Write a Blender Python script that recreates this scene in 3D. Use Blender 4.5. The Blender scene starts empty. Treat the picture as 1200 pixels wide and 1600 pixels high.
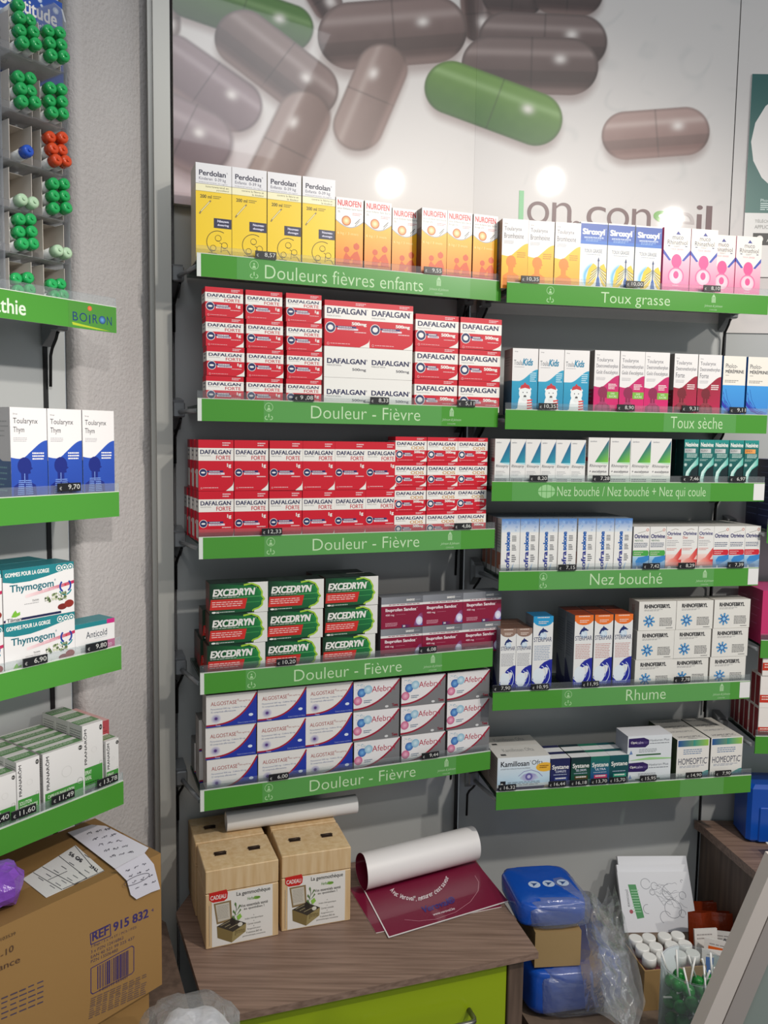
import bpy, math, random
import numpy as np
from mathutils import Vector, Matrix
random.seed(7)
SC = bpy.context.scene
COL = SC.collection
E = 1.66                                  # height of the photographer's phone above the floor

# ------------------------------------------------------------------ camera
F0, PIT, ROL = 1282.43, math.radians(5.1816), math.radians(0.8655)
_cp, _sp, _c, _s = math.cos(PIT), math.sin(PIT), math.cos(ROL), math.sin(ROL)
CF = np.array([0, _cp, -_sp]); _up = np.array([0, _sp, _cp]); _rt = np.array([1.0, 0, 0])
CR = _c * _rt + _s * _up; CU = -_s * _rt + _c * _up
cd = bpy.data.cameras.new('camera'); cam = bpy.data.objects.new('camera', cd); COL.objects.link(cam)
cd.sensor_fit = 'VERTICAL'; cd.sensor_height = 36; cd.sensor_width = 27; cd.lens = F0 * 36 / 1600
cd.clip_start = 0.02
cam.matrix_world = Matrix(((CR[0], CU[0], -CF[0], 0), (CR[1], CU[1], -CF[1], 0), (CR[2], CU[2], -CF[2], E), (0, 0, 0, 1)))
SC.camera = cam

# ------------------------------------------------------------------ world, lamps, exposure
SC.view_settings.view_transform = 'Standard'; SC.view_settings.look = 'None'
SC.view_settings.gamma = 1; SC.view_settings.use_curve_mapping = False
SC.view_settings.exposure = 0.0
w = bpy.data.worlds.new('shop_light'); SC.world = w; w.use_nodes = True
bg = w.node_tree.nodes['Background']; bg.inputs[0].default_value = (0.86, 0.94, 1.0, 1); bg.inputs[1].default_value = 0.36

def lamp(name, kind, loc, energy, col, size=0.04, rot=None, spot=None):
    l = bpy.data.lights.new(name, kind); l.energy = energy; l.color = col
    if kind == 'AREA':
        l.shape = 'RECTANGLE'; l.size, l.size_y = size
    else:
        l.shadow_soft_size = size
    if spot:
        l.spot_size = math.radians(spot); l.spot_blend = 0.75
    o = bpy.data.objects.new(name, l); COL.objects.link(o); o.location = (loc[0], loc[1], loc[2] + E)
    if rot:
        o.rotation_euler = (Vector(rot) - Vector(loc)).to_track_quat('-Z', 'Y').to_euler()
    return o
lamp('ceiling_spot', 'SPOT', (1.32, 0.28, 1.1), 96, (1.0, 0.94, 0.86), 0.042, rot=(0.05, 1.58, -0.55), spot=80)
lamp('ceiling_spot', 'SPOT', (2.45, -0.30, 1.2), 72, (1.0, 0.94, 0.86), 0.045, rot=(0.40, 1.7, -0.65), spot=70)
lamp('ceiling_spot', 'SPOT', (0.9, -2.0, 1.12), 250, (1.0, 0.96, 0.92), 0.05, rot=(-0.76, 1.12, -0.10), spot=17)
lamp('ambient_fill_light', 'AREA', (0.3, 0.1, 1.35), 9, (0.97, 0.98, 1.0), (1.2, 0.6), rot=(0.1, 1.3, -0.6))  # added soft area light for ambient fill; no such panel is known

# ------------------------------------------------------------------ places: bays of the shelving
FR = {'A': (-.33, 1.4505, 21.13), 'B': (.235, 1.645, 10.67), 'C': (-.534, 1.131, 54.69), 'D': (.771, 1.748, .3),
      'K': (-.345, 1.244, 51.5)}
def W(b, u, v, z):                        # point of a bay: u along the shelf, v into the wall, z from eye height
    ox, oy, t = FR[b]; t = math.radians(t); c, s = math.cos(t), math.sin(t)
    return np.array([ox + u * c - v * s, oy + u * s + v * c, z])
def MX(b, u, v, z, rz=0.0, rx=0.0):
    p = W(b, u, v, z)
    return Matrix.Translation((p[0], p[1], p[2] + E)) @ Matrix.Rotation(math.radians(FR[b][2] + rz), 4, 'Z') @ Matrix.Rotation(math.radians(rx), 4, 'X')
def ray(x, y): return (x - 600) / F0 * CR - (y - 800) / F0 * CU + CF
def hit(b, v, x, y):                      # where the line of sight through a photo point meets a bay's plane
    t = math.radians(FR[b][2]); c, s = math.cos(t), math.sin(t); n = np.array([-s, c, 0]); P0 = W(b, 0, v, 0); r = ray(x, y)
    H = r * (P0 @ n) / (r @ n); d = H - P0
    return d[0] * c + d[1] * s, H[2]
def G(x, y, z):                           # ... meets a level plane
    r = ray(x, y); p = r * z / r[2]; return p[0], p[1]
def proj(P):
    d = P @ CF; return np.stack([600 + F0 * (P @ CR) / d, 800 - F0 * (P @ CU) / d], -1)
def U(b, x, v, z):
    u = 0.2
    for _ in range(12):
        a = proj(W(b, u, v, z))[0]; g = (proj(W(b, u + 1e-3, v, z))[0] - a) / 1e-3; u += (x - a) / g
    return u

# ------------------------------------------------------------------ materials
def lin(h):
    if not isinstance(h, str): return h
    h = h.lstrip('#'); o = []
    if len(h) == 3: h = ''.join(c * 2 for c in h)
    for i in (0, 2, 4):
        c = int(h[i:i + 2], 16) / 255; o.append(c / 12.92 if c <= .04045 else ((c + .055) / 1.055) ** 2.4)
    return tuple(o)
MATS = {}
def mat(name, col='#888888', rough=.5, metal=0.0, noise=None, bump=None, attr=False, trans=0.0, coat=0.0, clear=None, stretch=None, col2=None, alpha=None, spec=.5):
    if name in MATS: return MATS[name]
    m = bpy.data.materials.new(name); m.use_nodes = True; MATS[name] = m
    nt = m.node_tree; N = nt.nodes; L = nt.links; p = N['Principled BSDF']; out = N['Material Output']
    p.inputs['Base Color'].default_value = (*lin(col), 1); p.inputs['Roughness'].default_value = rough; p.inputs['Metallic'].default_value = metal
    p.inputs['Coat Weight'].default_value = coat; p.inputs['Coat Roughness'].default_value = .035; p.inputs['Transmission Weight'].default_value = trans
    p.inputs['Specular IOR Level'].default_value = spec
    m.diffuse_color = (*lin(col), 1)
    tc = N.new('ShaderNodeTexCoord'); src = tc.outputs['Object']
    if stretch:
        mp = N.new('ShaderNodeMapping'); mp.inputs['Scale'].default_value = stretch; L.new(src, mp.inputs['Vector']); src = mp.outputs['Vector']
    if attr:
        a = N.new('ShaderNodeVertexColor'); a.layer_name = 'Col'; L.new(a.outputs['Color'], p.inputs['Base Color'])
    elif noise:
        n = N.new('ShaderNodeTexNoise'); n.inputs['Scale'].default_value = noise[0]; n.inputs['Detail'].default_value = 5; L.new(src, n.inputs['Vector'])
        r = N.new('ShaderNodeValToRGB'); r.color_ramp.elements[0].position = .3; r.color_ramp.elements[1].position = .7
        a = lin(col); b = lin(col2) if col2 else tuple(x * noise[1] for x in a)
        r.color_ramp.elements[0].color = (*b, 1); r.color_ramp.elements[1].color = (*a, 1)
        L.new(n.outputs['Fac'], r.inputs['Fac']); L.new(r.outputs['Color'], p.inputs['Base Color'])
    if bump:
        n2 = N.new('ShaderNodeTexNoise'); n2.inputs['Scale'].default_value = bump[0]; n2.inputs['Detail'].default_value = 6; L.new(src, n2.inputs['Vector'])
        bn = N.new('ShaderNodeBump'); bn.inputs['Strength'].default_value = bump[1]; bn.inputs['Distance'].default_value = bump[2]
        L.new(n2.outputs['Fac'], bn.inputs['Height']); L.new(bn.outputs['Normal'], p.inputs['Normal'])
    if clear is not None:                 # thin see-through sheet: tinted transparency plus a gloss
        t = N.new('ShaderNodeBsdfTransparent'); t.inputs['Color'].default_value = (*lin(clear[1]), 1)
        mx = N.new('ShaderNodeMixShader')
        fr = N.new('ShaderNodeFresnel'); fr.inputs['IOR'].default_value = 1.45
        ad = N.new('ShaderNodeMath'); ad.operation = 'ADD'; ad.use_clamp = True; ad.inputs[1].default_value = clear[0]
        ml = N.new('ShaderNodeMath'); ml.operation = 'MULTIPLY'; ml.inputs[1].default_value = clear[2] if len(clear) > 2 else 1.0; L.new(fr.outputs['Fac'], ml.inputs[0])
        L.new(ml.outputs[0], ad.inputs[0]); L.new(ad.outputs[0], mx.inputs['Fac'])
        L.new(t.outputs[0], mx.inputs[1]); L.new(p.outputs[0], mx.inputs[2]); L.new(mx.outputs[0], out.inputs['Surface'])
    return m
PRINT = mat('printed_card', '#dddddd', .38, attr=True)
GLOSSP = mat('printed_gloss', '#dddddd', .42, attr=True, coat=.6)
STRIPP = mat('printed_plastic_strip', '#4f9a35', .22, attr=True, coat=.3)
MATTP = mat('printed_kraft', '#aa8855', .7, attr=True, bump=(60, .12, .002))
PANEL = mat('satin_wall_panel', '#bbbdbc', .22, noise=(2.0, .97))
PLASTER = mat('rough_plaster', '#bbb6b4', .85, noise=(9, .93), bump=(150, .6, .004))
ALU = mat('grey_aluminium_post', '#a9a8a2', .38, .25, noise=(3, .95))
BLACK = mat('black_rubber', '#0b0b0c', .5, noise=(30, .8))
CHROME = mat('bracket_metal', '#8a8c8e', .3, .35, noise=(20, .8))
GLASS = mat('shelf_glass', '#49564f', .15, clear=(.17, '#cfdbd5'), noise=(3, .95))
CLEAR = mat('clear_plastic', '#e9eef2', .12, clear=(.03, '#f6f8f8'), noise=(5, .98))
ACRYL = mat('clear_acrylic', '#cfd2d6', .08, clear=(.012, '#fbfbfc', .5), noise=(5, .98))
def film():
    m = bpy.data.materials.new('crinkled_film'); m.use_nodes = True; nt = m.node_tree; N = nt.nodes; L = nt.links; N.remove(N['Principled BSDF'])
    tr = N.new('ShaderNodeBsdfTransparent'); df = N.new('ShaderNodeBsdfTranslucent'); d2 = N.new('ShaderNodeBsdfDiffuse'); gl = N.new('ShaderNodeBsdfGlossy'); gl.inputs['Roughness'].default_value = .14
    tr.inputs[0].default_value = (.97, .975, .98, 1); df.inputs[0].default_value = d2.inputs[0].default_value = (.9, .91, .93, 1)
    tc = N.new('ShaderNodeTexCoord'); nz = N.new('ShaderNodeTexNoise'); nz.inputs['Scale'].default_value = 55; nz.inputs['Detail'].default_value = 5; L.new(tc.outputs['Object'], nz.inputs['Vector'])
    bp = N.new('ShaderNodeBump'); bp.inputs['Strength'].default_value = .7; bp.inputs['Distance'].default_value = .006; L.new(nz.outputs['Fac'], bp.inputs['Height'])
    for n in (df, d2, gl): L.new(bp.outputs['Normal'], n.inputs['Normal'])
    a = N.new('ShaderNodeMixShader'); L.new(df.outputs[0], a.inputs[1]); L.new(d2.outputs[0], a.inputs[2])
    b = N.new('ShaderNodeMixShader'); b.inputs[0].default_value = .20; L.new(tr.outputs[0], b.inputs[1]); L.new(a.outputs[0], b.inputs[2])
    fr = N.new('ShaderNodeFresnel'); fr.inputs['IOR'].default_value = 1.4; ml = N.new('ShaderNodeMath'); ml.operation = 'MULTIPLY_ADD'; ml.use_clamp = True; ml.inputs[1].default_value = .45; ml.inputs[2].default_value = .05; L.new(fr.outputs[0], ml.inputs[0])
    c = N.new('ShaderNodeMixShader'); L.new(ml.outputs[0], c.inputs[0]); L.new(b.outputs[0], c.inputs[1]); L.new(gl.outputs[0], c.inputs[2]); L.new(c.outputs[0], N['Material Output'].inputs['Surface'])
    m.diffuse_color = (.9, .91, .93, .4); return m
FILM = film()
WOOD = mat('grey_brown_oak_laminate', '#93796a', .5, noise=(5, .62), stretch=(1.4, 34, 34), col2='#70594c', bump=(9, .1, .001))
DWOOD = mat('dark_oak_laminate', '#6b574a', .55, noise=(5, .62), stretch=(14, 14, 1.2), col2='#4e3e34')
PINE = mat('pale_pine', '#dcc198', .55, noise=(5, .8), stretch=(22, 22, 2), col2='#cba878')
LIME = mat('lime_lacquer', '#97ad12', .3, noise=(3, .96))
WHITE = mat('white_plastic', '#e6e4e0', .35, noise=(6, .97))
PAPER = mat('white_paper', '#e8e6e4', .6, noise=(6, .97))
TUBEW = mat('tube_white', '#d8d8d4', .4, noise=(9, .95))
def capmat(n, c): 
    m = mat(n, c, .18, noise=(40, .85), trans=.25); return m

# ------------------------------------------------------------------ mesh builder
class MB:
    def __init__(s): s.V = []; s.F = []; s.C = []; s.M = []; s.S = []
    def face(s, pts, col=(.8, .8, .8), mi=0, sm=False):
        k = len(s.V); s.V.extend(tuple(float(c) for c in q) for q in pts); n = len(pts); s.F.append(tuple(range(k, k + n)))
        s.C.append(col if isinstance(col, list) else [lin(col)] * n); s.M.append(mi); s.S.append(sm)
    def box(s, a, b, col='#888888', mi=0, cols=None, bev=0.0):
        (x0, y0, z0), (x1, y1, z1) = a, b; k = len(s.V)
        if bev:
            bm = bev; o = []
            for z, i in ((z0, bm), (z0 + bm, 0), (z1 - bm, 0), (z1, bm)):
                for (x, y) in ((x0 + i + bm, y0 + i), (x1 - i - bm, y0 + i), (x1 - i, y0 + i + bm), (x1 - i, y1 - i - bm), (x1 - i - bm, y1 - i), (x0 + i + bm, y1 - i), (x0 + i, y1 - i - bm), (x0 + i, y0 + i + bm)):
                    o.append((x, y, z))
            s.V.extend(o); c = lin(col)
            fs = [tuple(k + 24 + j for j in range(8)), tuple(k + 7 - j for j in range(8))]
            for r in range(3):
                for j in range(8):
                    q = (j + 1) % 8; fs.append((k + r * 8 + j, k + r * 8 + q, k + r * 8 + 8 + q, k + r * 8 + 8 + j))
            for f in fs: s.F.append(f); s.C.append([c] * len(f)); s.M.append(mi); s.S.append(False)
            return
        s.V.extend([(x0, y0, z0), (x1, y0, z0), (x1, y1, z0), (x0, y1, z0), (x0, y0, z1), (x1, y0, z1), (x1, y1, z1), (x0, y1, z1)])
        fs = [(0, 1, 5, 4), (1, 2, 6, 5), (2, 3, 7, 6), (3, 0, 4, 7), (4, 5, 6, 7), (3, 2, 1, 0)]   # front right back left top bottom
        for i, f in enumerate(fs):
            c = lin(cols[i] if cols else col); s.F.append(tuple(k + j for j in f)); s.C.append([c] * 4); s.M.append(mi); s.S.append(False)
    def hexa(s, b4, t4, col='#888888', mi=0):
        k = len(s.V); s.V.extend(tuple(map(float, q)) for q in list(b4) + list(t4)); c = lin(col)
        for f in ((0, 1, 5, 4), (1, 2, 6, 5), (2, 3, 7, 6), (3, 0, 4, 7), (4, 5, 6, 7), (3, 2, 1, 0)):
            s.F.append(tuple(k + j for j in f)); s.C.append([c] * 4); s.M.append(mi); s.S.append(False)
    def tube(s, path, r, n=10, col='#888888', mi=0, caps=True, radii=None):
        P = [np.array(q, float) for q in path]; k = len(s.V); c = lin(col); prev = None
        for i, q in enumerate(P):
            t = P[min(i + 1, len(P) - 1)] - P[max(i - 1, 0)]; t /= np.linalg.norm(t) + 1e-12
            if prev is None:
                a = np.cross(t, (0, 0, 1.0)); a = a if np.linalg.norm(a) > 1e-3 else np.cross(t, (1.0, 0, 0))
            else: a = prev - t * (prev @ t)
            a /= np.linalg.norm(a); prev = a; b = np.cross(t, a); rr = radii[i] if radii else r
            for j in range(n):
                w_ = 2 * math.pi * j / n; s.V.append(tuple(q + rr * (math.cos(w_) * a + math.sin(w_) * b)))
        for i in range(len(P) - 1):
            for j in range(n):
                q = (j + 1) % n; s.F.append((k + i * n + j, k + i * n + q, k + i * n + n + q, k + i * n + n + j)); s.C.append([c] * 4); s.M.append(mi); s.S.append(True)
        if caps:
            for f in (tuple(k + n - 1 - j for j in range(n)), tuple(k + (len(P) - 1) * n + j for j in range(n))):
                s.F.append(f); s.C.append([c] * n); s.M.append(mi); s.S.append(False)
    def ball(s, o, r, n=12, m=8, col='#888888', mi=0, sc=(1, 1, 1)):
        k = len(s.V); c = lin(col)
        for i in range(m + 1):
            a = math.pi * i / m
            for j in range(n):
                b = 2 * math.pi * j / n; s.V.append((o[0] + r * sc[0] * math.sin(a) * math.cos(b), o[1] + r * sc[1] * math.sin(a) * math.sin(b), o[2] + r * sc[2] * math.cos(a)))
        for i in range(m):
            for j in range(n):
                q = (j + 1) % n; s.F.append((k + i * n + j, k + i * n + n + j, k + i * n + n + q, k + i * n + q)); s.C.append([c] * 4); s.M.append(mi); s.S.append(True)
    def sheet(s, rows, col='#888888', mi=0, cols=None, sm=True):       # rows of points -> quads sharing points
        k = len(s.V); n = len(rows[0])
        for r in rows: s.V.extend(tuple(map(float, q)) for q in r)
        for i in range(len(rows) - 1):
            for j in range(n - 1):
                s.F.append((k + i * n + j, k + i * n + j + 1, k + i * n + n + j + 1, k + i * n + n + j))
                s.C.append([lin(col)] * 4 if cols is None else [cols[i][j], cols[i][j + 1], cols[i + 1][j + 1], cols[i + 1][j]]); s.M.append(mi); s.S.append(sm)
    def mesh(s, name, mats):
        me = bpy.data.meshes.new(name); me.from_pydata(s.V, [], s.F); me.update()
        at = me.color_attributes.new('Col', 'FLOAT_COLOR', 'CORNER')
        at.data.foreach_set('color', np.array([(*c, 1.0) for f in s.C for c in f], np.float32).ravel())
        me.polygons.foreach_set('material_index', s.M); me.polygons.foreach_set('use_smooth', s.S)
        for m in mats if isinstance(mats, (list, tuple)) else [mats]: me.materials.append(m)
        return me
    def build(s, name, mats, parent=None, mw=None):
        o = bpy.data.objects.new(name, s.mesh(name, mats)); COL.objects.link(o)
        if parent is not None: o.parent = parent
        elif mw is not None: o.matrix_world = mw
        return o
def tag(o, label, cat, group=None):
    o['label'] = label; o['category'] = cat
    if group: o['group'] = group
    return o
def struct(o): o['kind'] = 'structure'; return o
def empty(name, mw, label, cat, group=None):
    o = bpy.data.objects.new(name, None); o.empty_display_size = .02; COL.objects.link(o); o.matrix_world = mw
    return tag(o, label, cat, group)
def copy_tree(o, mw, label, group=None):
    r = o.copy(); COL.objects.link(r); r.matrix_world = mw; r['label'] = label
    if group: r['group'] = group
    for ch in list(o.children):
        c = ch.copy(); COL.objects.link(c); c.parent = r
        for g in list(ch.children):
            d = g.copy(); COL.objects.link(d); d.parent = c
    return r
ORD = ['first', 'second', 'third', 'fourth', 'fifth', 'sixth', 'seventh', 'eighth', 'ninth']

# ------------------------------------------------------------------ print on flat faces
_TX = {}
def glyphs(t, bold=0.0, ital=0.0):
    k = (t, bold, ital)
    if k not in _TX:
        cu = bpy.data.curves.new('lettering', 'FONT'); cu.body = t; cu.size = 1; cu.offset = min(bold, 0); cu.shear = ital; cu.resolution_u = 3 if len(t) > 1 else 9
        ob = bpy.data.objects.new('lettering', cu); me = bpy.data.meshes.new_from_object(ob)
        v = np.empty(len(me.vertices) * 3, np.float32); me.vertices.foreach_get('co', v); v = v.reshape(-1, 3)[:, :2]
        f = [tuple(p.vertices) for p in me.polygons]
        if bold >= .008:                  # heavier strokes: the letter laid over itself, slightly shifted
            b = min(bold * 1.6, .05); n = len(v); f = [tuple(q + n * r for q in g) for r in range(4) for g in f]
            v = np.concatenate([v + np.array(d) * b for d in ((-1, -.6), (1, -.6), (-1, .6), (1, .6))]); ly = np.repeat(np.arange(4), n)
        else: ly = np.zeros(len(v))
        lo, hi = v.min(0), v.max(0); asp = (hi[0] - lo[0]) / (hi[1] - lo[1]); v = np.column_stack([(v - lo) / (hi - lo), ly * 3e-6])
        bpy.data.meshes.remove(me); bpy.data.objects.remove(ob); bpy.data.curves.remove(cu)
        _TX[k] = (v, f, asp)
    return _TX[k]
class Card(MB):
    """A carton w x h x d (mm) standing on its base, front at y = 0; print is given in % of the face, y downwards."""
    def __init__(s, w_, h_, d_, front='#eeeae4', side=None, top=None, base=True):
        MB.__init__(s); s.w, s.h, s.d = w_ / 1000, h_ / 1000, d_ / 1000; s.fc = 'F'; s.zl = 0.0
        side = side or front; top = top or front
        if base: s.box((0, 0, 0), (s.w, s.d, s.h), cols=[front, side, front, side, top, '#cfc8bd'])
    @property
    def fc(s): return s._fc
    @fc.setter
    def fc(s, f): s._fc = f; s.k = 0          # each face starts its print layers anew
    def p(s, x, y):
        e = .00012 + (s.k % 64) * .000013 + s.zl
        if s.fc == 'F': return (x / 100 * s.w, -e, (1 - y / 100) * s.h)
        if s.fc == 'L': return (-e, s.d * (1 - x / 100), (1 - y / 100) * s.h)
        if s.fc == 'R': return (s.w + e, s.d * x / 100, (1 - y / 100) * s.h)
        return (x / 100 * s.w, s.d * (1 - y / 100), s.h + e)
    def dims(s): return (s.w, s.h) if s.fc == 'F' else (s.d, s.h) if s.fc in 'LR' else (s.w, s.d)
    def P(s, pts, c):
        s.k += 1; s.face([s.p(*q) for q in pts], [lin(x) for x in c] if isinstance(c, list) else c)
    def R(s, x0, y0, x1, y1, c, c2=None, h=None):
        s.P([(x0, y0), (x1, y0), (x1, y1), (x0, y1)], [c, c, c2, c2] if c2 else [c, h, h, c] if h else c)
    def E(s, cx, cy, r, c, c2=None, ry=None, n=18, a0=0, a1=360):
        a, b = s.dims(); ry = r * a / b if ry is None else ry; s.k += 1
        q = [(cx + r * math.cos(math.radians(a0 + (a1 - a0) * i / n)), cy + ry * math.sin(math.radians(a0 + (a1 - a0) * i / n))) for i in range(n + 1)]
        if c2 is None: s.face([s.p(*t) for t in q], c)
        else:
            for i in range(n): s.face([s.p(cx, cy), s.p(*q[i]), s.p(*q[i + 1])], [lin(c2), lin(c), lin(c)])
    def O(s, cx, cy, r, t, c, ry=None, n=18, a0=0, a1=360):
        a, b = s.dims(); ry = r * a / b if ry is None else ry; s.k += 1; f = 1 - t / r
        for i in range(n):
            A, B = (math.radians(a0 + (a1 - a0) * (i + j) / n) for j in (0, 1))
            s.face([s.p(cx + r * k * math.cos(g), cy + ry * k * math.sin(g)) for k, g in ((1, A), (1, B), (f, B), (f, A))], c)
    def Ln(s, pts, t, c):                  # a drawn line of thickness t (% of the height)
        a, b = s.dims(); s.k += 1
        for (x0, y0), (x1, y1) in zip(pts, pts[1:]):
            dx, dy = (x1 - x0) * a, (y1 - y0) * b; l = math.hypot(dx, dy) or 1; nx, ny = -dy / l * t * b / a / 2, dx / l * t / 2
            s.face([s.p(x0 + nx, y0 + ny), s.p(x1 + nx, y1 + ny), s.p(x1 - nx, y1 - ny), s.p(x0 - nx, y0 - ny)], c)
    def T(s, t, x0, y0, x1, y1, c, b=0.0, i=0.0, rot=0):
        if not t: return
        v, f, _ = glyphs(t, b, i); s.k += 1; c = lin(c); k = len(s.V)
        for q in v:
            x, y = (x0 + (x1 - x0) * q[0], y1 - (y1 - y0) * q[1]) if not rot else (x0 + (x1 - x0) * (1 - q[1]), y1 - (y1 - y0) * q[0]) if rot == 1 else (x1 - (x1 - x0) * q[0], y0 + (y1 - y0) * q[1])
            s.zl = q[2]; s.V.append(s.p(x, y))
        s.zl = 0.0
        for g in f: s.F.append(tuple(k + j for j in g)); s.C.append([c] * len(g)); s.M.append(0); s.S.append(False)
    def L(s, x0, y0, x1, y1, n, c, th=.42, seed=1):      # print too small to read: rows of word-length dashes
        rr = random.Random(seed + n); s.k += 1; dy = (y1 - y0) / n
        for r in range(n):
            x = x0; end = x1 - (x1 - x0) * rr.choice((0, .05, .1, .25))
            while x < end - (x1 - x0) * .03:
                l = (x1 - x0) * rr.uniform(.07, .2); e = min(x + l, end); y = y0 + r * dy
                s.face([s.p(x, y), s.p(e, y), s.p(e, y + dy * th), s.p(x, y + dy * th)], c); x = e + (x1 - x0) * .025
    def Sw(s, fn, c, c2=None, y1=100, n=14, x0=0, x1=100):         # area under a curve
        s.k += 1; c2 = c2 or c
        for i in range(n):
            a, b = x0 + (x1 - x0) * i / n, x0 + (x1 - x0) * (i + 1) / n
            s.face([s.p(a, fn(a)), s.p(b, fn(b)), s.p(b, y1), s.p(a, y1)], [lin(c), lin(c), lin(c2), lin(c2)])
def sst(a, b, x):
    t = min(1, max(0, (x - a) / (b - a))); return t * t * (3 - 2 * t)
# ------------------------------------------------------------------ carton designs
NAVY, RED, WH, GR = '#1a2050', '#d00c28', '#efece6', '#77767a'
PR = {}
def reg(key, b, name='tablet_carton', m=PRINT): PR[key] = (name, b.mesh(name, m), b.w, b.h, b.d); return b

def daf(key, w_, h_, d_, y1, y2, sub, scol, dose, dy, cy, big=False):
    b = Card(w_, h_, d_, RED, '#b5152c', '#a91028'); sp = y2 - y1
    b.R(0, y1, 100, y2, '#f1ede6'); b.T('DAFALGAN', 5, y1 + sp * .14, 92, y1 + sp * (.48 if sub else .6), NAVY, .02)
    b.T('®', 93, y1 + sp * .14, 96, y1 + sp * .22, NAVY)
    b.T('PARACETAMOL', 5, y1 + sp * (.56 if sub else .72), 36, y1 + sp * (.66 if sub else .84), GR)
    if sub: b.T(sub, 50, y1 + sp * .58, 92, y1 + sp * .92, scol, .01)
    b.T(dose, 92 - 5.5 * len(dose) - (5 if len(dose) > 3 else 0), dy, 93, dy + (9 if big else 13), WH, .03)
    a = b.w / b.h
    b.O(13, cy, 11.5, 1.6, WH); b.E(13, cy, 10.2, '#20285e'); b.E(13, cy, 6, WH, ry=2.6 * a if 'F' in (sub or '') else 5.4 * a)
    t = 4.2 if big else 6.5; e_ = 0 if big or dose == '1g' or h_ > 80 else -12
    b.R(24, cy - t, (62 if not big else 70) + e_, cy - .3, '#2a2c6a'); b.L(30, cy - t + 1.2, 60 + e_, cy - 1.2, 1, WH, .8)
    b.R(28, cy + .3, (66 if not big else 74) + e_, cy + t, '#e6dde4'); b.L(32, cy + 1.5, 64 + e_, cy + t - 1, 1, '#7c6f86', .8)
    b.L(66, cy + t + 3, 92, cy + t + 6, 1, '#f3d4d4', .6)
    b.L(68, y1 * .3, 92, y1 * .85, 2, '#f0c9cc', .5)
    b.O(8, 94.5, 2.6, .8, '#f0b8ba'); b.L(13, 93, 56, 96, 1, '#f0b8ba', .5)
    c = [(100, 72 if not big else 78)] + [(100 - 22 * sst(0, 1, t_ / 8) * (t_ / 8), (72 if not big else 78) + (28 if not big else 22) * (t_ / 8) ** .8) for t_ in range(1, 9)] + [(100, 100)]
    b.P(c, '#f1ede6')
    b.fc = 'L'; b.R(0, y1, 100, y2, '#d9d3cd'); b.L(20, y1 + 4, 80, y2 - 3, 2, '#555566'); b.R(12, 58, 88, 94, '#d9d3cd' if big else '#c4283c')
    b.fc = 'T'; b.T('DAFALGAN', 20, 25, 80, 65, '#e7c9c9')
    return reg(key, b)
daf('forte_s', 67, 51, 40, 18, 50, 'FORTE', '#c01830', '1g', 55, 65)
daf('forte_l', 62.6, 91.5, 36, 16, 41, 'FORTE', '#c01830', '1g', 46, 64, True)
daf('big500', 89, 84, 55, 12, 40, None, None, '500mg', 45, 59, True)
daf('small500', 92, 61.5, 45, 17, 51, None, None, '500mg', 56, 66)
daf('odis', 66.5, 48.2, 40, 16, 54, 'ODIS', '#c98d2c', '500mg', 56, 71)
b = Card(89, 57, 55, WH, '#d8d2ca'); b.T('DAFALGAN', 6, 38, 92, 55, NAVY, .02); b.T('®', 93, 38, 96, 44, NAVY); b.T('PARACETAMOL', 6, 58, 38, 63, GR); b.T('500mg', 62, 68, 93, 79, '#333344', .01)
reg('white500', b)

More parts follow.
